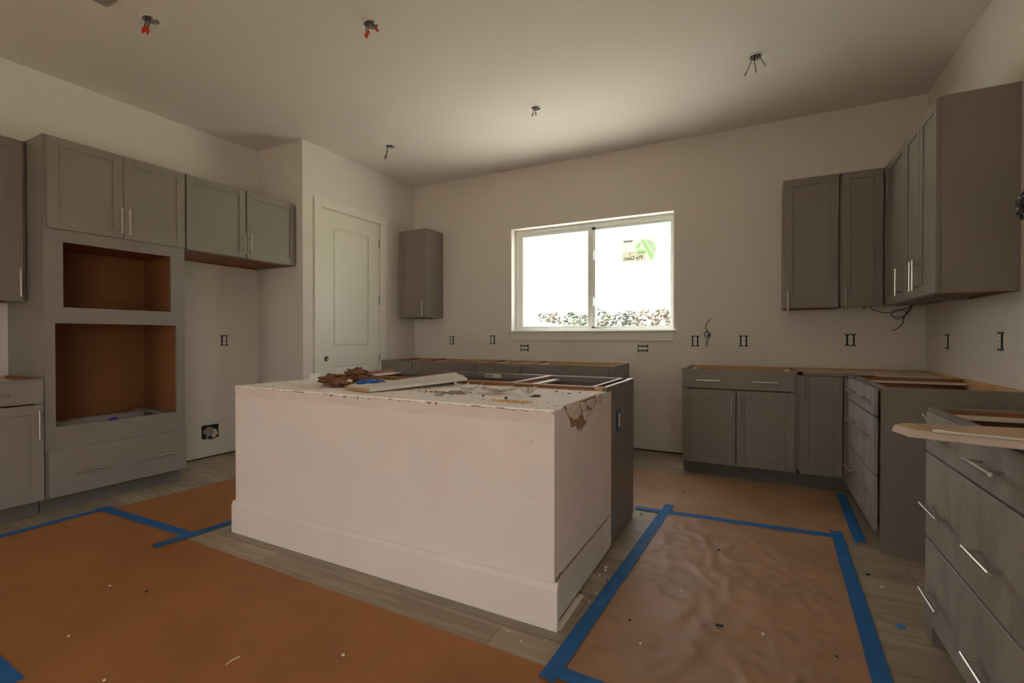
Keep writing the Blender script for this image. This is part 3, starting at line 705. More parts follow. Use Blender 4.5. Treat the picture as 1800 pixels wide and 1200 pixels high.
# lower right side: pale patch left by the missing baseboard and its ragged tear
yz([(1.705, .012), (2.35, .012), (2.35, .185), (1.705, .18)], IX1, .0008, 'unpainted_patch', mat('bare_drywall', (.66, .62, .585), .9, var=.05, vscale=6))
BT = [(1.715, .182), (1.735, .172), (1.752, .184), (1.789, .183), (1.821, .186), (1.915, .198), (2.034, .186), (2.148, .178), (2.237, .189), (2.274, .187)]
bt = MB(); prev = None
for q in range(110):
    yy = 1.715 + .545 * q / 79
    zc_ = .184 + .004 * noise.noise(Vector((yy * 14, 0, 0))); w_ = .0035 + .008 * abs(noise.noise(Vector((yy * 22, 3, 0)))) * (1 if yy < 2.0 else .5)
    if q in (12, 13): w_ = .0005
    p = (bt.bm.verts.new((IX1 + .002, yy, zc_ + w_)), bt.bm.verts.new((IX1 + .002, yy, zc_ - w_)))
    if prev: bt.bm.faces.new([prev[0], p[0], p[1], prev[1]])
    prev = p
bt.build('baseboard_tear', BROWNP, isl)
MB().box((IX1 + .0005, 1.70, 0), (IX1 + .026, 1.98, .0035)).build('drywall_sliver', ISL, isl)
MB().box((IX0, 1.70, 0), (IX1 - .012, IY1, .012)).build('bottom_plate', bpy.data.materials['sill_plate'], isl)

# island cabinets: face away (+y), backs against the drywall box
IF = 3.03; ID = IF - IY1 - .0
for (a, b, lb, er) in ((-2.655, -2.04, 'open-topped grey island cabinet at the pantry end, behind the crumpled paper', False), (-2.038, -1.27, 'open-topped grey island cabinet in the middle, under the white trim board', False), (-1.268, -.772, 'open-topped grey island cabinet at the right end beside the outlet panel', True)):
    c_ = base_cab(lb, 'N', IF, a, b, ID, [(a + .002, (a + b) / 2, .103, .712, 'door'), ((a + b) / 2, b - .002, .103, .712, 'door'), (a + .002, b - .002, .718, .86, 'drawer')])
ep = thing('island_end_panel', 'dark grey flat end panel of the island with an outlet in it', 'panel', (-.73, 2.72, 0))
MB().box((-.722, 2.43, .012), (-.704, IF, .872), .001).build('panel_board', CAB, ep)
MB().box((-.74, 2.965, .012), (-.722, IF, .872)).build('panel_return', CAB, ep)
MB().box((-.7045, 2.432, .8705), (-.7215, IF - .002, .8730)).build('panel_top_edge', LAM, ep)
MB().box((-.768, 2.417, .80), (-.7225, 2.44, .872), .001).build('filler_block', WOODR, ep)
MB().box((-1.80, IF - .0205, .815), (-1.66, IF - .0195, .862)).build('tmp', WHITE) if False else None
lab = thing('paper_label', 'small printed paper label inside the middle island cabinet', 'label', (-1.72, IF - .021, .835))
MB().box((-1.79, IF - .0215, .838), (-1.66, IF - .0195, .866)).build('label_sheet', WHITE, lab)
MB().box((-1.785, IF - .0225, .843), (-1.72, IF - .0215, .861)).box((-1.712, IF - .0225, .846), (-1.668, IF - .0215, .848)).box((-1.712, IF - .0225, .853), (-1.668, IF - .0215, .856)).build('barcode', GREYB, lab)

# ------------------------------------------------------------------ paper floor covering and tape
def sheet(P00, P10, P11, P01, amp, freq, seed, z0, label, step=.022, m=None):
    P = [Vector((*p, 0)) for p in (P00, P10, P11, P01)]
    w = max((P[1] - P[0]).length, (P[2] - P[3]).length); h = max((P[3] - P[0]).length, (P[2] - P[1]).length)
    nx, ny = max(2, int(w / step)), max(2, int(h / step)); mb = MB(); G = []
    for j in range(ny + 1):
        r_ = []
        for i_ in range(nx + 1):
            u, v = i_ / nx, j / ny
            p = P[0].lerp(P[1], u).lerp(P[3].lerp(P[2], u), v)
            e = min(u * w, (1 - u) * w, v * h, (1 - v) * h); k = min(1, e / .07)
            q = Vector((p.x * freq, p.y * freq, seed)); q += noise.noise_vector(q * .6) * .8
            rdg = 1 - abs(noise.noise(q)) * 2.6; rdg = max(0, rdg) ** 2
            rd2 = max(0, 1 - abs(noise.noise(q * 2.1 + Vector((9, 2, 1)))) * 2.6) ** 2
            z = amp * (rdg + .45 * rd2 + .5 * noise.noise(q * .5))
            r_.append(mb.bm.verts.new((p.x, p.y, z0 + .0002 + max(0, z) * k)))
        G.append(r_)
    for j in range(ny):
        for i_ in range(nx): mb.bm.faces.new([G[j][i_], G[j][i_ + 1], G[j + 1][i_ + 1], G[j + 1][i_]])
    ctr = (P[0] + P[2]) / 2
    return tag(mb.build('floor_paper', m or KRAFT, smooth=True, org=(ctr.x, ctr.y, 0)), label, 'paper')
sheet((-3.80, -1.6), (.50, -1.6), (.50, 1.482), (-3.80, 1.512), .0016, 3.2, 1, .0015, 'large brown kraft paper sheet on the floor in front of the island', .035)
sheet((-3.79, 1.54), (-2.87, 1.53), (-2.87, 3.25), (-3.66, 3.25), .0015, 3.5, 2, .0025, 'brown kraft paper sheet on the floor left of the island by the fridge recess', .03)
sheet((-.585, 1.475), (.372, 1.475), (.405, 3.235), (-.53, 3.17), .0062, 7.5, 3, .0022, 'wrinkled brown kraft paper sheet on the floor of the aisle right of the island', .014, KRAFTD)
sheet((-3.5, 3.13), (.56, 3.18), (.52, 4.13), (-3.5, 4.08), .0022, 3.2, 4, .0012, 'brown kraft paper sheet on the floor behind the island by the back cabinets', .028, KRAFTD)

def tape(a, b, label, w=.058, z=.0085, torn=True):
    a = Vector((*a, 0)); b = Vector((*b, 0)); d = (b - a).normalized(); n = Vector((-d.y, d.x, 0)); L = (b - a).length
    k = max(6, int(L / .05)); mb = MB(); T_ = []
    for i_ in range(k + 1):
        t_ = i_ / k; p = a + (b - a) * t_ + n * .0025 * noise.noise(Vector((t_ * L * 2, a.x, a.y)))
        zz = z + .0012 * noise.noise(Vector((p.x * 9, p.y * 9, 1)))
        if i_ in (0, k): j1, j2 = rnd.uniform(-.006, .006), rnd.uniform(-.006, .006)
        else: j1 = j2 = 0
        T_.append([mb.bm.verts.new(p + n * w / 2 + d * j1 + Vector((0, 0, zz))), mb.bm.verts.new(p + d * j2 * .3 + Vector((0, 0, zz + .0004))), mb.bm.verts.new(p - n * w / 2 + d * j2 + Vector((0, 0, zz)))])
    for p, q in zip(T_, T_[1:]):
        mb.bm.faces.new([p[0], p[1], q[1], q[0]]); mb.bm.faces.new([p[1], p[2], q[2], q[1]])
    bmesh.ops.solidify(mb.bm, geom=mb.bm.faces[:], thickness=.0006)
    return tag(mb.build('tape_strip', TAPE), label, 'tape')
tape((-3.82, .2), (-3.82, 1.56), 'blue tape strip along the left cabinets, running off the photo edge', z=.004)
tape((-3.86, 1.515), (-2.86, 1.545), 'blue tape strip across the left aisle between two paper sheets', z=.0056)
tape((-2.888, 1.36), (-2.846, 1.80), 'short blue tape strip left of the island ending in a loose tail', z=.0072)
tape((-3.75, .63), (-2.16, .61), 'blue tape strip cutting the bottom left corner of the photo', z=.004)
tape((-.615, 1.43), (-.525, 3.31), 'long blue tape strip along the right side of the island', z=.0075)
tape((-.72, 3.155), (.385, 3.225), 'blue tape strip across the far end of the wrinkled paper', z=.0058)
tape((.345, 1.3), (.407, 3.30), 'long blue tape strip along the right edge of the wrinkled paper', z=.0092)
tape((.532, 4.13), (.505, 3.19), 'blue tape strip beside the slightly open drawers', z=.004)
tape((-.625, 1.475), (.42, 1.452), 'blue tape strip along the near end of the wrinkled paper', z=.0098)

# ------------------------------------------------------------------ electrical
def outlet(label, wall, u, z, horiz=False, dark=.5, name='wall_outlet', plane=None):
    """face frame: u along wall, w up; wall 'S' faces -y, 'W' faces -x, 'E' faces +x"""
    f = plane if plane is not None else {'S': YB, 'W': XR, 'E': XL}[wall]
    def B(mb, u0, z0, u1, z1, d0, d1, bev=0):
        if horiz: u0, z0, u1, z1 = z0, u0, z1, u1
        mb.box(mp(wall, u + u0, -d0, z + z0, f), mp(wall, u + u1, -d1, z + z1, f), bev)
    t = thing(name, label, 'outlet', mp(wall, u, 0, z, f))
    m1 = MB(); B(m1, -.029, -.049, .029, .049, 0, .0012)
    for su in (-1, 1):
        for sz in (-1, 1): B(m1, su * .033 - .006, sz * .047 - .005, su * .033 + .006, sz * .047 + .005, 0, .001)
    m1.build('box_recess_shade', DARK, t)  # thin dark plate stands in for the recess shade around the receptacles
    m2 = MB(); B(m2, -.008, -.056, .008, .056, .0012, .003)
    m2.build('mounting_strap', HINGE, t)
    for s_ in (-1, 1):
        m3 = MB(); B(m3, -.0165, s_ * .0205 - .0185, .0165, s_ * .0205 + .0185, .003, .008, .004)
        o = m3.build('receptacle', WHITE, t)
        m4 = MB(); B(m4, -.008, s_ * .0195 - .002, -.0055, s_ * .0195 + .006, .0078, .0084); B(m4, .0055, s_ * .0195 - .002, .008, s_ * .0195 + .006, .0078, .0084); B(m4, -.002, s_ * .0195 - .009, .002, s_ * .0195 - .005, .0078, .0084)
        m4.build('slots', DARK, o)
    return t
k = .992
outlet('uncovered outlet on the back wall, first right of the small wall cabinet', 'S', -3.345, 1.097)
outlet('uncovered outlet on the back wall midway between small wall cabinet and window', 'S', -2.765, 1.105)
outlet('sideways uncovered outlet under the left end of the window apron', 'S', -2.35, 1.015, True)
outlet('sideways uncovered outlet under the right end of the window apron', 'S', -1.028, 1.023, True)
outlet('uncovered outlet left of the coiled dark cable on the back wall', 'S', -.535, 1.099)
outlet('uncovered outlet right of the coiled dark cable on the back wall', 'S', -.12, 1.101)
outlet('uncovered outlet on the back wall below the right-hand wall cabinets', 'S', .684, 1.112)
outlet('uncovered outlet on the right wall nearer the back corner', 'W', 4.333, 1.105)
outlet('uncovered outlet on the right wall farther from the back corner, by the photo edge', 'W', 3.511, 1.113)
outlet('uncovered outlet on the wall of the empty fridge recess', 'E', 2.782, 1.104)
o = outlet('white outlet with dark blue surround in the island end panel', 'E', 2.66, .665, plane=-.704)
MB().box((-.7041, 2.616, .600), (-.7033, 2.704, .730)).build('blue_surround', BLUEP, o)

# supply box with ragged hole in the fridge recess
sb = thing('supply_box', 'ragged wall hole with a dirty water supply box in the fridge recess', 'box', (XL, 2.645, .24))
ring = []
for q in range(26):
    a_ = 2 * math.pi * q / 26; c_, s_ = math.cos(a_), math.sin(a_); m_ = max(abs(c_), abs(s_)); r_ = 1 + .12 * noise.noise(Vector((q * 1.3, 0, 0)))
    ring.append((XL, 2.645 + c_ / m_ * .078 * r_, .242 + s_ / m_ * .066 * r_))
MB().prism(ring, (.0025, 0, 0)).build('hole_shade_plate', DARK, sb)  # dark ragged plate painted for the shade inside the broken wall
MB().blob((XL + .006, 2.63, .245), (.010, .045, .04), .9, 10, 3, 4).build('crumpled_liner', GREYB, sb)
MB().blob((XL + .006, 2.68, .22), (.008, .03, .035), .9, 10, 3, 6).build('torn_paper', GYP, sb)
MB().tube([(XL + .008, 2.60, .195), (XL + .014, 2.62, .175), (XL + .014, 2.66, .168), (XL + .008, 2.70, .182)], .006, 8).build('supply_pipe', GREYB, sb)

# ceiling light boxes
def wire_pts(h, ang, out, drop, bend=0):
    c, s_ = math.cos(ang), math.sin(ang)
    return [(h[0] + .02 * c, h[1] + .02 * s_, ZC + .04), (h[0] + .028 * c, h[1] + .028 * s_, ZC + .005), (h[0] + (.028 + out * .4) * c, h[1] + (.028 + out * .4) * s_, ZC - drop * .4), (h[0] + (.028 + out) * c + bend, h[1] + (.028 + out) * s_, ZC - drop)]
CL = ['ceiling light box above the oven cabinet side, wires ending in red connectors at the left',
      'ceiling light box at the top centre-left, wires ending in red connectors',
      'ceiling light box near the right-hand wall cabinets, three capped wires',
      'ceiling light box nearest above the window with one pair of short wires',
      'ceiling light box close to the pantry wall, two bent wires']
KH = mat('tan_connector', (.25, .19, .07), .5)
CN = [REDC, REDC, GREYB, KH, COPPER]
for q, h in enumerate(HOLES):
    t = thing('ceiling_box', CL[q], 'light box', (h[0], h[1], ZC))
    cb = MB(); cb.tube([(h[0], h[1], ZC + .001), (h[0], h[1], ZC + .055)], R + .002, 24, cap=False); cb.tube([(h[0], h[1], ZC + .054), (h[0], h[1], ZC + .057)], R + .002, 24); cb.build('box_shell', BLUEB, t)
    rg = MB(); N_ = 36; inn, ou, up = [], [], []
    for a_ in range(N_):
        th_ = 2 * math.pi * a_ / N_; c, s_ = math.cos(th_), math.sin(th_); ro = R + .012 + .003 * noise.noise(Vector((a_ * .6, q * 3, 0)))
        inn.append(rg.bm.verts.new((h[0] + (R - .001) * c, h[1] + (R - .001) * s_, ZC - .003))); ou.append(rg.bm.verts.new((h[0] + ro * c, h[1] + ro * s_, ZC - .003))); up.append(rg.bm.verts.new((h[0] + ro * c, h[1] + ro * s_, ZC)))
    for a_ in range(N_):
        b2_ = (a_ + 1) % N_; rg.bm.faces.new([inn[a_], inn[b2_], ou[b2_], ou[a_]]); rg.bm.faces.new([ou[a_], ou[b2_], up[b2_], up[a_]])
    rg.build('plaster_ring', WHITE, t)
    for s_ in (-1, 1):
        MB().box((h[0] + s_ * .034 - .008, h[1] - .008, ZC - .004), (h[0] + s_ * .034 + .008, h[1] + .008, ZC - .0025)).build('screw_lug', WHITE, t)
    spec = {0: [(-1.2, .02, .085, 0), (-.9, .02, .075, 0), (-.6, .03, .09, -.01)], 1: [(-1.6, .03, .10, .02), (-1.2, .05, .10, .02), (-.6, .06, .085, .02)],
            2: [(3.6, .02, .10, -.015), (4.4, .01, .10, .01), (5.6, .02, .07, .01)], 3: [(4.5, .006, .055, -.006), (4.9, .006, .055, .006)], 4: [(3.9, .005, .10, -.02), (4.4, .005, .10, -.01)]}[q]
    for (an, out, drop, bend) in spec:
        P_ = wire_pts(h, an, out, drop, bend); w_ = MB().tube(P_, .0028, 7).build('wire', BLACK if q < 3 or q == 4 else COPPER, t, smooth=True)
        e = Vector(P_[-1]); d_ = (e - Vector(P_[-2])).normalized()
        if q < 2:
            MB().tube([e - d_ * .004, e + d_ * .014, e + d_ * .015, e + d_ * .028], [.010, .010, .0065, .006], 4).build('connector', CN[q], w_)
        else:
            MB().tube([e - d_ * .004, e + d_ * .012, e + d_ * .028], [.0055, .0065, .0035], 6).build('connector', CN[q], w_)
# square ceiling vent, only a corner in view
vt = thing('ceiling_vent', 'square grey ceiling vent cut by the top edge of the photo', 'vent', (-3.2, 1.21, ZC))
MB().box((-3.352, 1.06, ZC - .006), (-3.052, 1.085, ZC)).box((-3.352, 1.335, ZC - .006), (-3.052, 1.36, ZC)).box((-3.352, 1.085, ZC - .006), (-3.327, 1.335, ZC)).box((-3.077, 1.085, ZC - .006), (-3.052, 1.335, ZC)).build('vent_frame', GREYB, vt)
MB().box((-3.327, 1.085, ZC - .002), (-3.077, 1.335, ZC)).build('vent_core', BLUEB, vt)
for q in range(7): MB().box((-3.327, 1.10 + q * .034, ZC - .008), (-3.077, 1.106 + q * .034, ZC - .002)).build('louvre', GREYB, vt)

# cables
def curve_pts(ctrl, n=10):
    ctrl = [Vector(c) for c in ctrl]; out = []
    P_ = [ctrl[0]] + ctrl + [ctrl[-1]]
    for i_ in range(1, len(P_) - 2):
        for q in range(n):
            t_ = q / n; p0, p1, p2, p3 = P_[i_ - 1], P_[i_], P_[i_ + 1], P_[i_ + 2]
            out.append(.5 * ((2 * p1) + (p2 - p0) * t_ + (2 * p0 - 5 * p1 + 4 * p2 - p3) * t_ ** 2 + (3 * p1 - p0 - 3 * p2 + p3) * t_ ** 3))
    return out + [ctrl[-1]]
yw = 4.812
wc_ = MB().tube(curve_pts([(-.395, 4.82, 1.315), (-.425, yw - .01, 1.275), (-.440, yw - .02, 1.235), (-.425, yw - .03, 1.192), (-.402, yw - .03, 1.165), (-.405, yw - .03, 1.14), (-.432, yw - .03, 1.135), (-.45, yw - .03, 1.16), (-.435, yw - .03, 1.188), (-.408, yw - .03, 1.165), (-.418, yw - .03, 1.125), (-.428, yw - .03, 1.095), (-.427, yw - .03, 1.045)]), .0032, 7)
wc_.tube([(-.428, yw - .031, 1.145 - .0), (-.41, yw - .035, 1.16), (-.398, yw - .03, 1.15)], .0045, 7)
tag(wc_.build('cable', WIREB, smooth=True), 'dark cable with a coil hanging out of the back wall right of the window', 'cable')
uy = 4.60
wm = MB().tube(curve_pts([(.775, uy, 1.369), (.81, uy, 1.345), (.87, uy, 1.325), (.93, uy, 1.33), (.97, uy, 1.345), (1.02, uy, 1.36), (1.04, uy, 1.375)]), .003, 6)
wm.tube(curve_pts([(1.04, uy, 1.37), (1.0, uy - .01, 1.31), (.955, uy - .01, 1.275), (.915, uy - .01, 1.30), (.925, uy - .01, 1.34), (.97, uy - .01, 1.345), (1.0, uy - .01, 1.32), (.985, uy - .01, 1.28), (.98, uy - .01, 1.24), (.95, uy - .01, 1.205), (.915, uy - .01, 1.185)]), .003, 6)
wm.tube(curve_pts([(1.03, uy, 1.375), (.99, uy, 1.30), (.93, uy, 1.295), (.90, uy, 1.315)]), .0026, 6)
tag(wm.build('cable', WIREB, smooth=True), 'tangled dark low-voltage cable hanging under the corner wall cabinet', 'cable')
tag(MB().tube([(.742, uy, 1.388), (.74, uy, 1.36)], .006, 7).build('cable', BLACK), 'short black cable stub under the corner wall cabinet, left of the tangle', 'cable')
tag(MB().tube([(-3.60, 4.65, 1.388), (-3.56, 4.62, 1.368), (-3.50, 4.60, 1.362), (-3.48, 4.60, 1.35)], .004, 7).build('cable', BLACK, smooth=True), 'short dark cable stub under the small wall cabinet', 'cable')
# black plastic wrapped stub on the right wall
bw = thing('wrapped_fixture', 'black plastic wrapped fixture on the right wall at the photo edge', 'fixture', (1.12, 3.06, 1.70))
MB().blob((1.118, 3.075, 1.752), (.040, .068, .068), .35, 22, 4, 11).build('plastic_wrap', BLACK, bw)
MB().tube([(XR, 3.08, 1.75), (1.13, 3.08, 1.75)], .03, 12).build('mounting_plate', BLUEB, bw)

# ------------------------------------------------------------------ things lying on the island
tb = thing('trim_board', 'long white trim board with bare brown end leaning across the island top', 'board', (-1.75, 2.1, .856))
A_, B_, C_, D_ = (-1.965, 1.840, .872), (-1.745, 1.786, .872), (-1.534, 2.367, .893), (-1.852, 2.708, .893)
dn = Vector((0, 0, -.015))
MB().hexa([Vector(p) + dn for p in (A_, B_, C_, D_)], [A_, B_, C_, D_]).build('board_face', TRIM, tb)
e_ = Vector((.004, -.008, 0))
MB().hexa([Vector(A_) + e_ + dn, Vector(B_) + e_ + dn, Vector(B_) + dn, Vector(A_) + dn], [Vector(A_) + e_, Vector(B_) + e_, Vector(B_), Vector(A_)]).build('bare_end', mat('raw_board_end', (.50, .27, .11), .8), tb)
cr = MB(); cr.blob((-2.215, 1.975, .884), (.085, .065, .030), 1.0, 8, 3, 1); cr.blob((-2.13, 1.935, .870), (.09, .055, .016), 1.0, 9, 3, 2)
tag(cr.build('paper_towel', TOWEL), 'crumpled brown paper towel at the front left of the island top', 'paper')
tag(MB().blob((-2.225, 2.18, .897), (.08, .06, .040), 1.0, 9, 3, 5).build('paper_towel', TOWEL), 'upright crumpled brown paper towel behind the blue wrapper on the island', 'paper')
bl = MB().blob((-1.985, 2.05, .875), (.085, .065, .019), .5, 8, 4, 8)
tag(bl.build('wrapper', BLUEP), 'flat blue and white plastic wrapper on the island top', 'wrapper')
wb_ = MB().hexa([(-2.600, 2.125, .853), (-2.545, 2.125, .853), (-2.545, 2.175, .853), (-2.600, 2.175, .853)], [(-2.592, 2.132, .900), (-2.552, 2.132, .900), (-2.552, 2.168, .900), (-2.592, 2.168, .900)])
tag(wb_.build('white_block', WHITE), 'small white tapered block standing on the left of the island top', 'block')
cp = MB().hexa([(-2.47, 1.85, .853), (-2.43, 1.86, .853), (-2.435, 1.88, .853), (-2.465, 1.885, .853)], [(-2.462, 1.862, .872), (-2.45, 1.864, .878), (-2.45, 1.874, .876), (-2.46, 1.876, .868)])
tag(cp.build('gypsum_chip', GYP), 'pointed pale gypsum chip near the left front of the island top', 'chip')
def curl(c, L, w, rot, bend, seed, m, name, label, cat, th=.002, z=.856):
    mb = MB(); n1, n2 = 28, 10; G = []
    for j in range(n2 + 1):
        r_ = []
        for i_ in range(n1 + 1):
            u, v = i_ / n1 - .5, j / n2 - .5
            ww = w * (1 - .55 * abs(u * 2) ** 1.5) * (1 + .25 * noise.noise(Vector((u * 9, seed, 0))))
            lx, ly = u * L, v * ww + .012 * noise.noise(Vector((u * 5, seed, 2)))
            zz = z + bend * (abs(u * 2) ** 2) * .9 + .005 * noise.noise(Vector((u * 12, v * 5, seed))) + .004 + .012 * abs(v)
            r_.append(mb.bm.verts.new((c[0] + lx * math.cos(rot) - ly * math.sin(rot), c[1] + lx * math.sin(rot) + ly * math.cos(rot), zz)))
        G.append(r_)
    for j in range(n2):
        for i_ in range(n1): mb.bm.faces.new([G[j][i_], G[j][i_ + 1], G[j + 1][i_ + 1], G[j + 1][i_]])
    bmesh.ops.solidify(mb.bm, geom=mb.bm.faces[:], thickness=th)
    return tag(mb.build(name, m, smooth=True), label, cat)
curl((-1.345, 2.09), .15, .11, .5, .032, 1, TRIM, 'torn_paper', 'curled white torn drywall paper on the island top', 'paper')
curl((-1.165, 2.09), .19, .11, .2, .016, 2, GYP, 'torn_paper', 'long tan torn drywall paper strip on the island top', 'paper')
curl((-1.005, 2.10), .09, .07, .9, .030, 3, TRIM, 'torn_paper', 'small white torn paper piece at the right of the tan strip', 'paper')
curl((-1.50, 2.26), .09, .06, .2, .016, 4, TRIM, 'torn_paper', 'small white torn paper piece just in front of the island cabinet rail', 'paper')
def block(c, s_, rot, z, m, name, label, cat, group=None):
    ca, sa = math.cos(rot), math.sin(rot); h_ = [(-1, -1), (1, -1), (1, 1), (-1, 1)]
    pb = [(c[0] + (a * s_[0] * ca - b * s_[1] * sa) / 2, c[1] + (a * s_[0] * sa + b * s_[1] * ca) / 2) for a, b in h_]
    return tag(MB().hexa([(*p, z) for p in pb], [(*p, z + s_[2]) for p in pb]).build(name, m), label, cat, group)
block((-1.375, 1.875), (.035, .03, .012), .3, .855, GREYB, 'mortar_block', 'grey mortar block on the island top nearer the front edge', 'chip')
block((-1.350, 1.975), (.055, .03, .012), .1, .855, GREYB, 'mortar_block', 'wider grey mortar block on the island top beside the torn paper', 'chip')
block((-.935, 2.05), (.035, .03, .006), .3, .854, DARK, 'plastic_chip', 'black flat chip on the right part of the island top', 'chip')
block((-1.02, 1.90), (.012, .01, .008), .3, .854, DARK, 'plastic_chip', 'small black crumb near the sawdust on the island top', 'chip')
for q, (x_, y_) in enumerate([(-1.03, 2.17), (-.92, 2.26), (-.86, 2.20), (-.835, 2.22), (-.95, 2.02), (-.80, 2.28), (-1.16, 1.93), (-1.10, 2.30)]):
    block((x_, y_), (.012, .008, .005), q, .854, WIREB, 'blue_crumb', 'tiny dark blue crumb on the right half of the island top', 'crumb', 'blue crumbs on the island top')
sd = MB()
for q in range(160):
    x_, y_ = rnd.gauss(-.955, .065), rnd.gauss(1.825, .018)
    if y_ > 1.72: sd.box((x_, y_, .854), (x_ + rnd.uniform(.002, .006), y_ + rnd.uniform(.002, .006), .857 + rnd.uniform(0, .002)))
tag(sd.build('sawdust', SAWD), 'scatter of orange sawdust near the front right of the island top', 'sawdust', kind='stuff')
sd = MB()
for q in range(120):
    x_, y_ = rnd.gauss(-1.42, .07), rnd.gauss(1.96, .02)
    sd.box((x_, y_, .854), (x_ + rnd.uniform(.003, .008), y_ + rnd.uniform(.002, .006), .857 + rnd.uniform(0, .002)))
tag(sd.build('rust_crumbs', BROWNP), 'scatter of reddish brown crumbs under the trim board on the island', 'crumbs', kind='stuff')

# board across the foreground cabinet
fb = thing('mitred_board', 'tan mitred board with torn white paper lying across the foreground drawer cabinet', 'board', (.6, 1.65, .873))
zt_ = .890
far_ = [(.372, 1.717), (.637, 1.769), (1.12, 1.86)]; nr = [(1.08, 1.40), (.554, 1.540), (.369, 1.595)]; tip = (.340, 1.670)
top = [tip, far_[0], far_[1], far_[2], nr[0], nr[1], nr[2]]
MB().prism([(p[0], p[1], .8785) for p in top], (0, 0, zt_ - .8785)).build('board_face', BARE, fb)
mb = MB(); lo = [(1.08, 1.37), (.548, 1.515), (.352, 1.572), (.330, 1.655)]; hi = [nr[0], nr[1], nr[2], tip]
va = [mb.bm.verts.new((p[0], p[1], .8745)) for p in lo]; vb = [mb.bm.verts.new((p[0], p[1], zt_ + .0003)) for p in hi]; vc = [mb.bm.verts.new((p[0], p[1], .8745)) for p in hi]
for q in range(3):
    mb.bm.faces.new([va[q], va[q + 1], vb[q + 1], vb[q]]); mb.bm.faces.new([va[q], vc[q], vc[q + 1], va[q + 1]])
mb.build('painted_edge', mat('primed_edge', (.58, .48, .43), .7), fb)
mb = MB(); prev = None
for q in range(70):
    t_ = q / 69; x_ = .400 + t_ * .60; yb = 1.583 - (x_ - .40) * .275
    w_ = .006 + .020 * (.4 + .6 * t_) * (.4 + 1.2 * abs(noise.noise(Vector((x_ * 12, 0, 0))))) + .010 * abs(noise.noise(Vector((x_ * 40, 3, 0))))
    p = (mb.bm.verts.new((x_, yb - .004, zt_ + .0015)), mb.bm.verts.new((x_, yb + w_ * .5, zt_ + .006 + .004 * noise.noise(Vector((x_ * 30, 1, 1))))), mb.bm.verts.new((x_, yb + w_, zt_ + .001)))
    if prev: mb.bm.faces.new([prev[0], p[0], p[1], prev[1]]); mb.bm.faces.new([prev[1], p[1], p[2], prev[2]])
    prev = p
mb.build('torn_paper_edge', TRIM, fb)
MB().box((0, 0, 0), (.001, .001, .001)).bm.free()
mb = MB().prism([(.398, 1.722, zt_ + .0002), (.400, 1.722, zt_ + .0002), (.412, 1.584, zt_ + .0002), (.410, 1.584, zt_ + .0002)], (0, 0, .0004)); mb.build('mitre_line', BROWNP, fb)
tag(MB().tube([(.432, 1.735, .887), (.424, 1.742, .905), (.418, 1.745, .915)], [.0012, .0014, .002], 6).build('nail', HINGE), 'thin bent nail standing up from the foreground board', 'nail')

# ------------------------------------------------------------------ crumbs on the floor
def chip(x_, y_, s_, m, name, label, group, z=.004):
    mb = MB(); n_ = 5; r0 = rnd.random() * 6
    base = [(x_ + s_ * rnd.uniform(.5, 1) * math.cos(r0 + a * 1.256), y_ + s_ * rnd.uniform(.5, 1) * math.sin(r0 + a * 1.256), z) for a in range(5)]
    mb.prism(base, (0, 0, s_ * .5)); tag(mb.build(name, m), label, 'crumb', group)
for (x_, y_, s_) in [(-.66, 2.27, .012), (-.655, 2.24, .010), (-.665, 2.18, .007), (-.63, 2.02, .007), (-.61, 2.0, .005), (-.64, 1.95, .006), (-.60, 1.93, .009), (-.575, 1.90, .006), (-.66, 2.08, .005), (-.70, 1.62, .006), (-.63, 1.60, .006), (-.85, 1.60, .006), (-.78, 1.57, .005)]:
    chip(x_, y_, s_, WHITE, 'plaster_crumb', 'small white plaster crumb on the planks beside the island', 'plaster crumbs beside the island', .001)
for (x_, y_, s_) in [(.02, 2.02, .009), (.18, 1.72, .006), (-.02, 1.60, .006), (-.30, 2.2, .005), (.12, 2.5, .004), (-.38, 1.75, .006), (-1.3, 1.2, .008), (-2.6, 1.05, .006), (-1.9, .75, .006), (-2.3, .8, .006)]:
    chip(x_, y_, s_, WHITE, 'plaster_crumb', 'small white plaster crumb on the brown floor paper', 'plaster crumbs on the paper', .009)
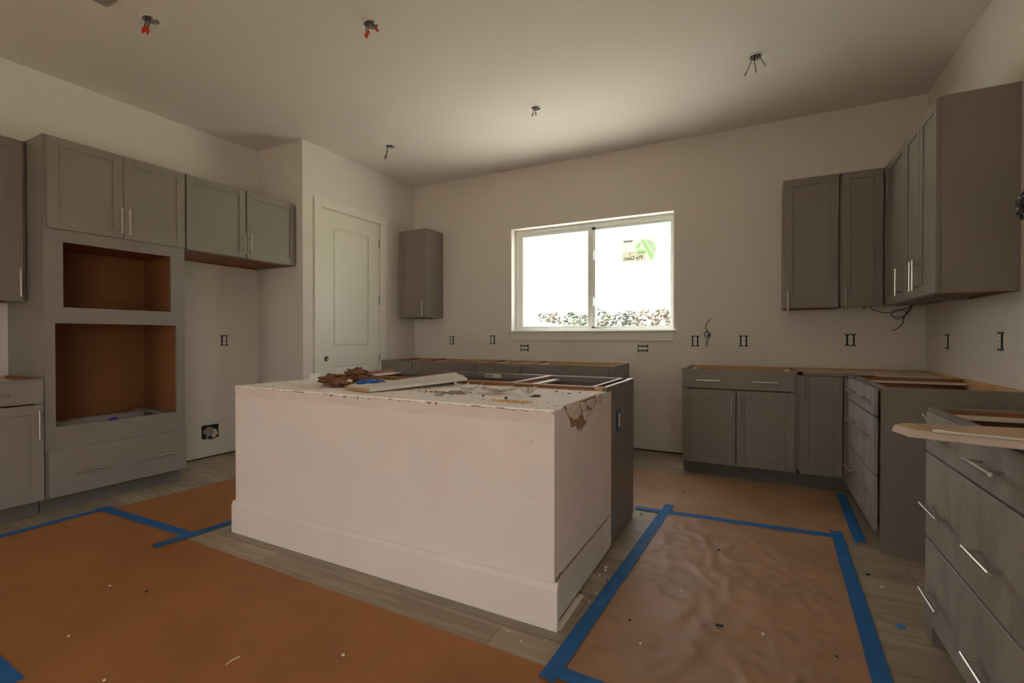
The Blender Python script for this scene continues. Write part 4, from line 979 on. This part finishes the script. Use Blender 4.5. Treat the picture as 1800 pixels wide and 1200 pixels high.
for (x_, y_, s_) in [(-.18, 2.72, .009), (-.45, 1.88, .006), (-.42, 2.7, .005), (-.24, 2.9, .005), (-.48, 3.62, .008), (-2.4, 1.1, .008), (.25, 2.0, .005)]:
    chip(x_, y_, s_, DARK, 'dark_crumb', 'small black crumb on the brown floor paper', 'black crumbs on the paper', .008)
for (x_, y_, s_) in [(.47, 2.78, .010), (-.66, 3.06, .008), (-.62, 2.15, .005)]:
    chip(x_, y_, s_, DARK, 'dark_crumb', 'small black crumb on the bare planks', 'black crumbs on the planks', .001)
block((-.13, 2.0), (.03, .008, .006), .1, .010, BLACK, 'dark_sliver', 'black sliver in the middle of the wrinkled paper', 'sliver')
block((.50, 2.34), (.028, .022, .004), .4, .001, TAPE, 'tape_bit', 'scrap of blue tape on the planks near the foreground drawers', 'tape')
block((.50, 2.66), (.022, .008, .006), .6, .001, LAM, 'wood_chip', 'pale wood chip on the planks right of the wrinkled paper', 'chip')
block((-.71, 1.955), (.03, .02, .010), 0, .001, BROWNP, 'board_scrap', 'small brown board scrap at the foot of the island right side', 'scrap')
tag(MB().tube(curve_pts([(-.17, 1.575, .012), (-.14, 1.565, .013), (-.10, 1.545, .012)], 5), .002, 6).build('red_thread', mat('rust_red', (.25, .05, .02), .6)), 'rust-red bent sliver near the bottom of the wrinkled paper', 'sliver')
tag(MB().tube(curve_pts([(-1.62, .98, .008), (-1.625, 1.0, .008), (-1.62, 1.03, .008)], 5), .0016, 6).build('white_thread', WHITE), 'thin white sliver on the big paper in front of the island', 'sliver')
tag(MB().tube(curve_pts([(.395, 3.62, .008), (.42, 3.58, .010), (.455, 3.56, .008)], 5), .0022, 6).build('wood_shaving', SAWD), 'curled wood shaving on the paper near the corner cabinet', 'shaving')
tag(MB().tube(curve_pts([(-1.125, 4.76, .02), (-1.12, 4.76, .06), (-1.10, 4.74, .075), (-1.09, 4.74, .05)], 6), .010, 8).build('pipe_stub', WHITE, smooth=True), 'white bent pipe stub at the floor by the back wall gap', 'pipe')
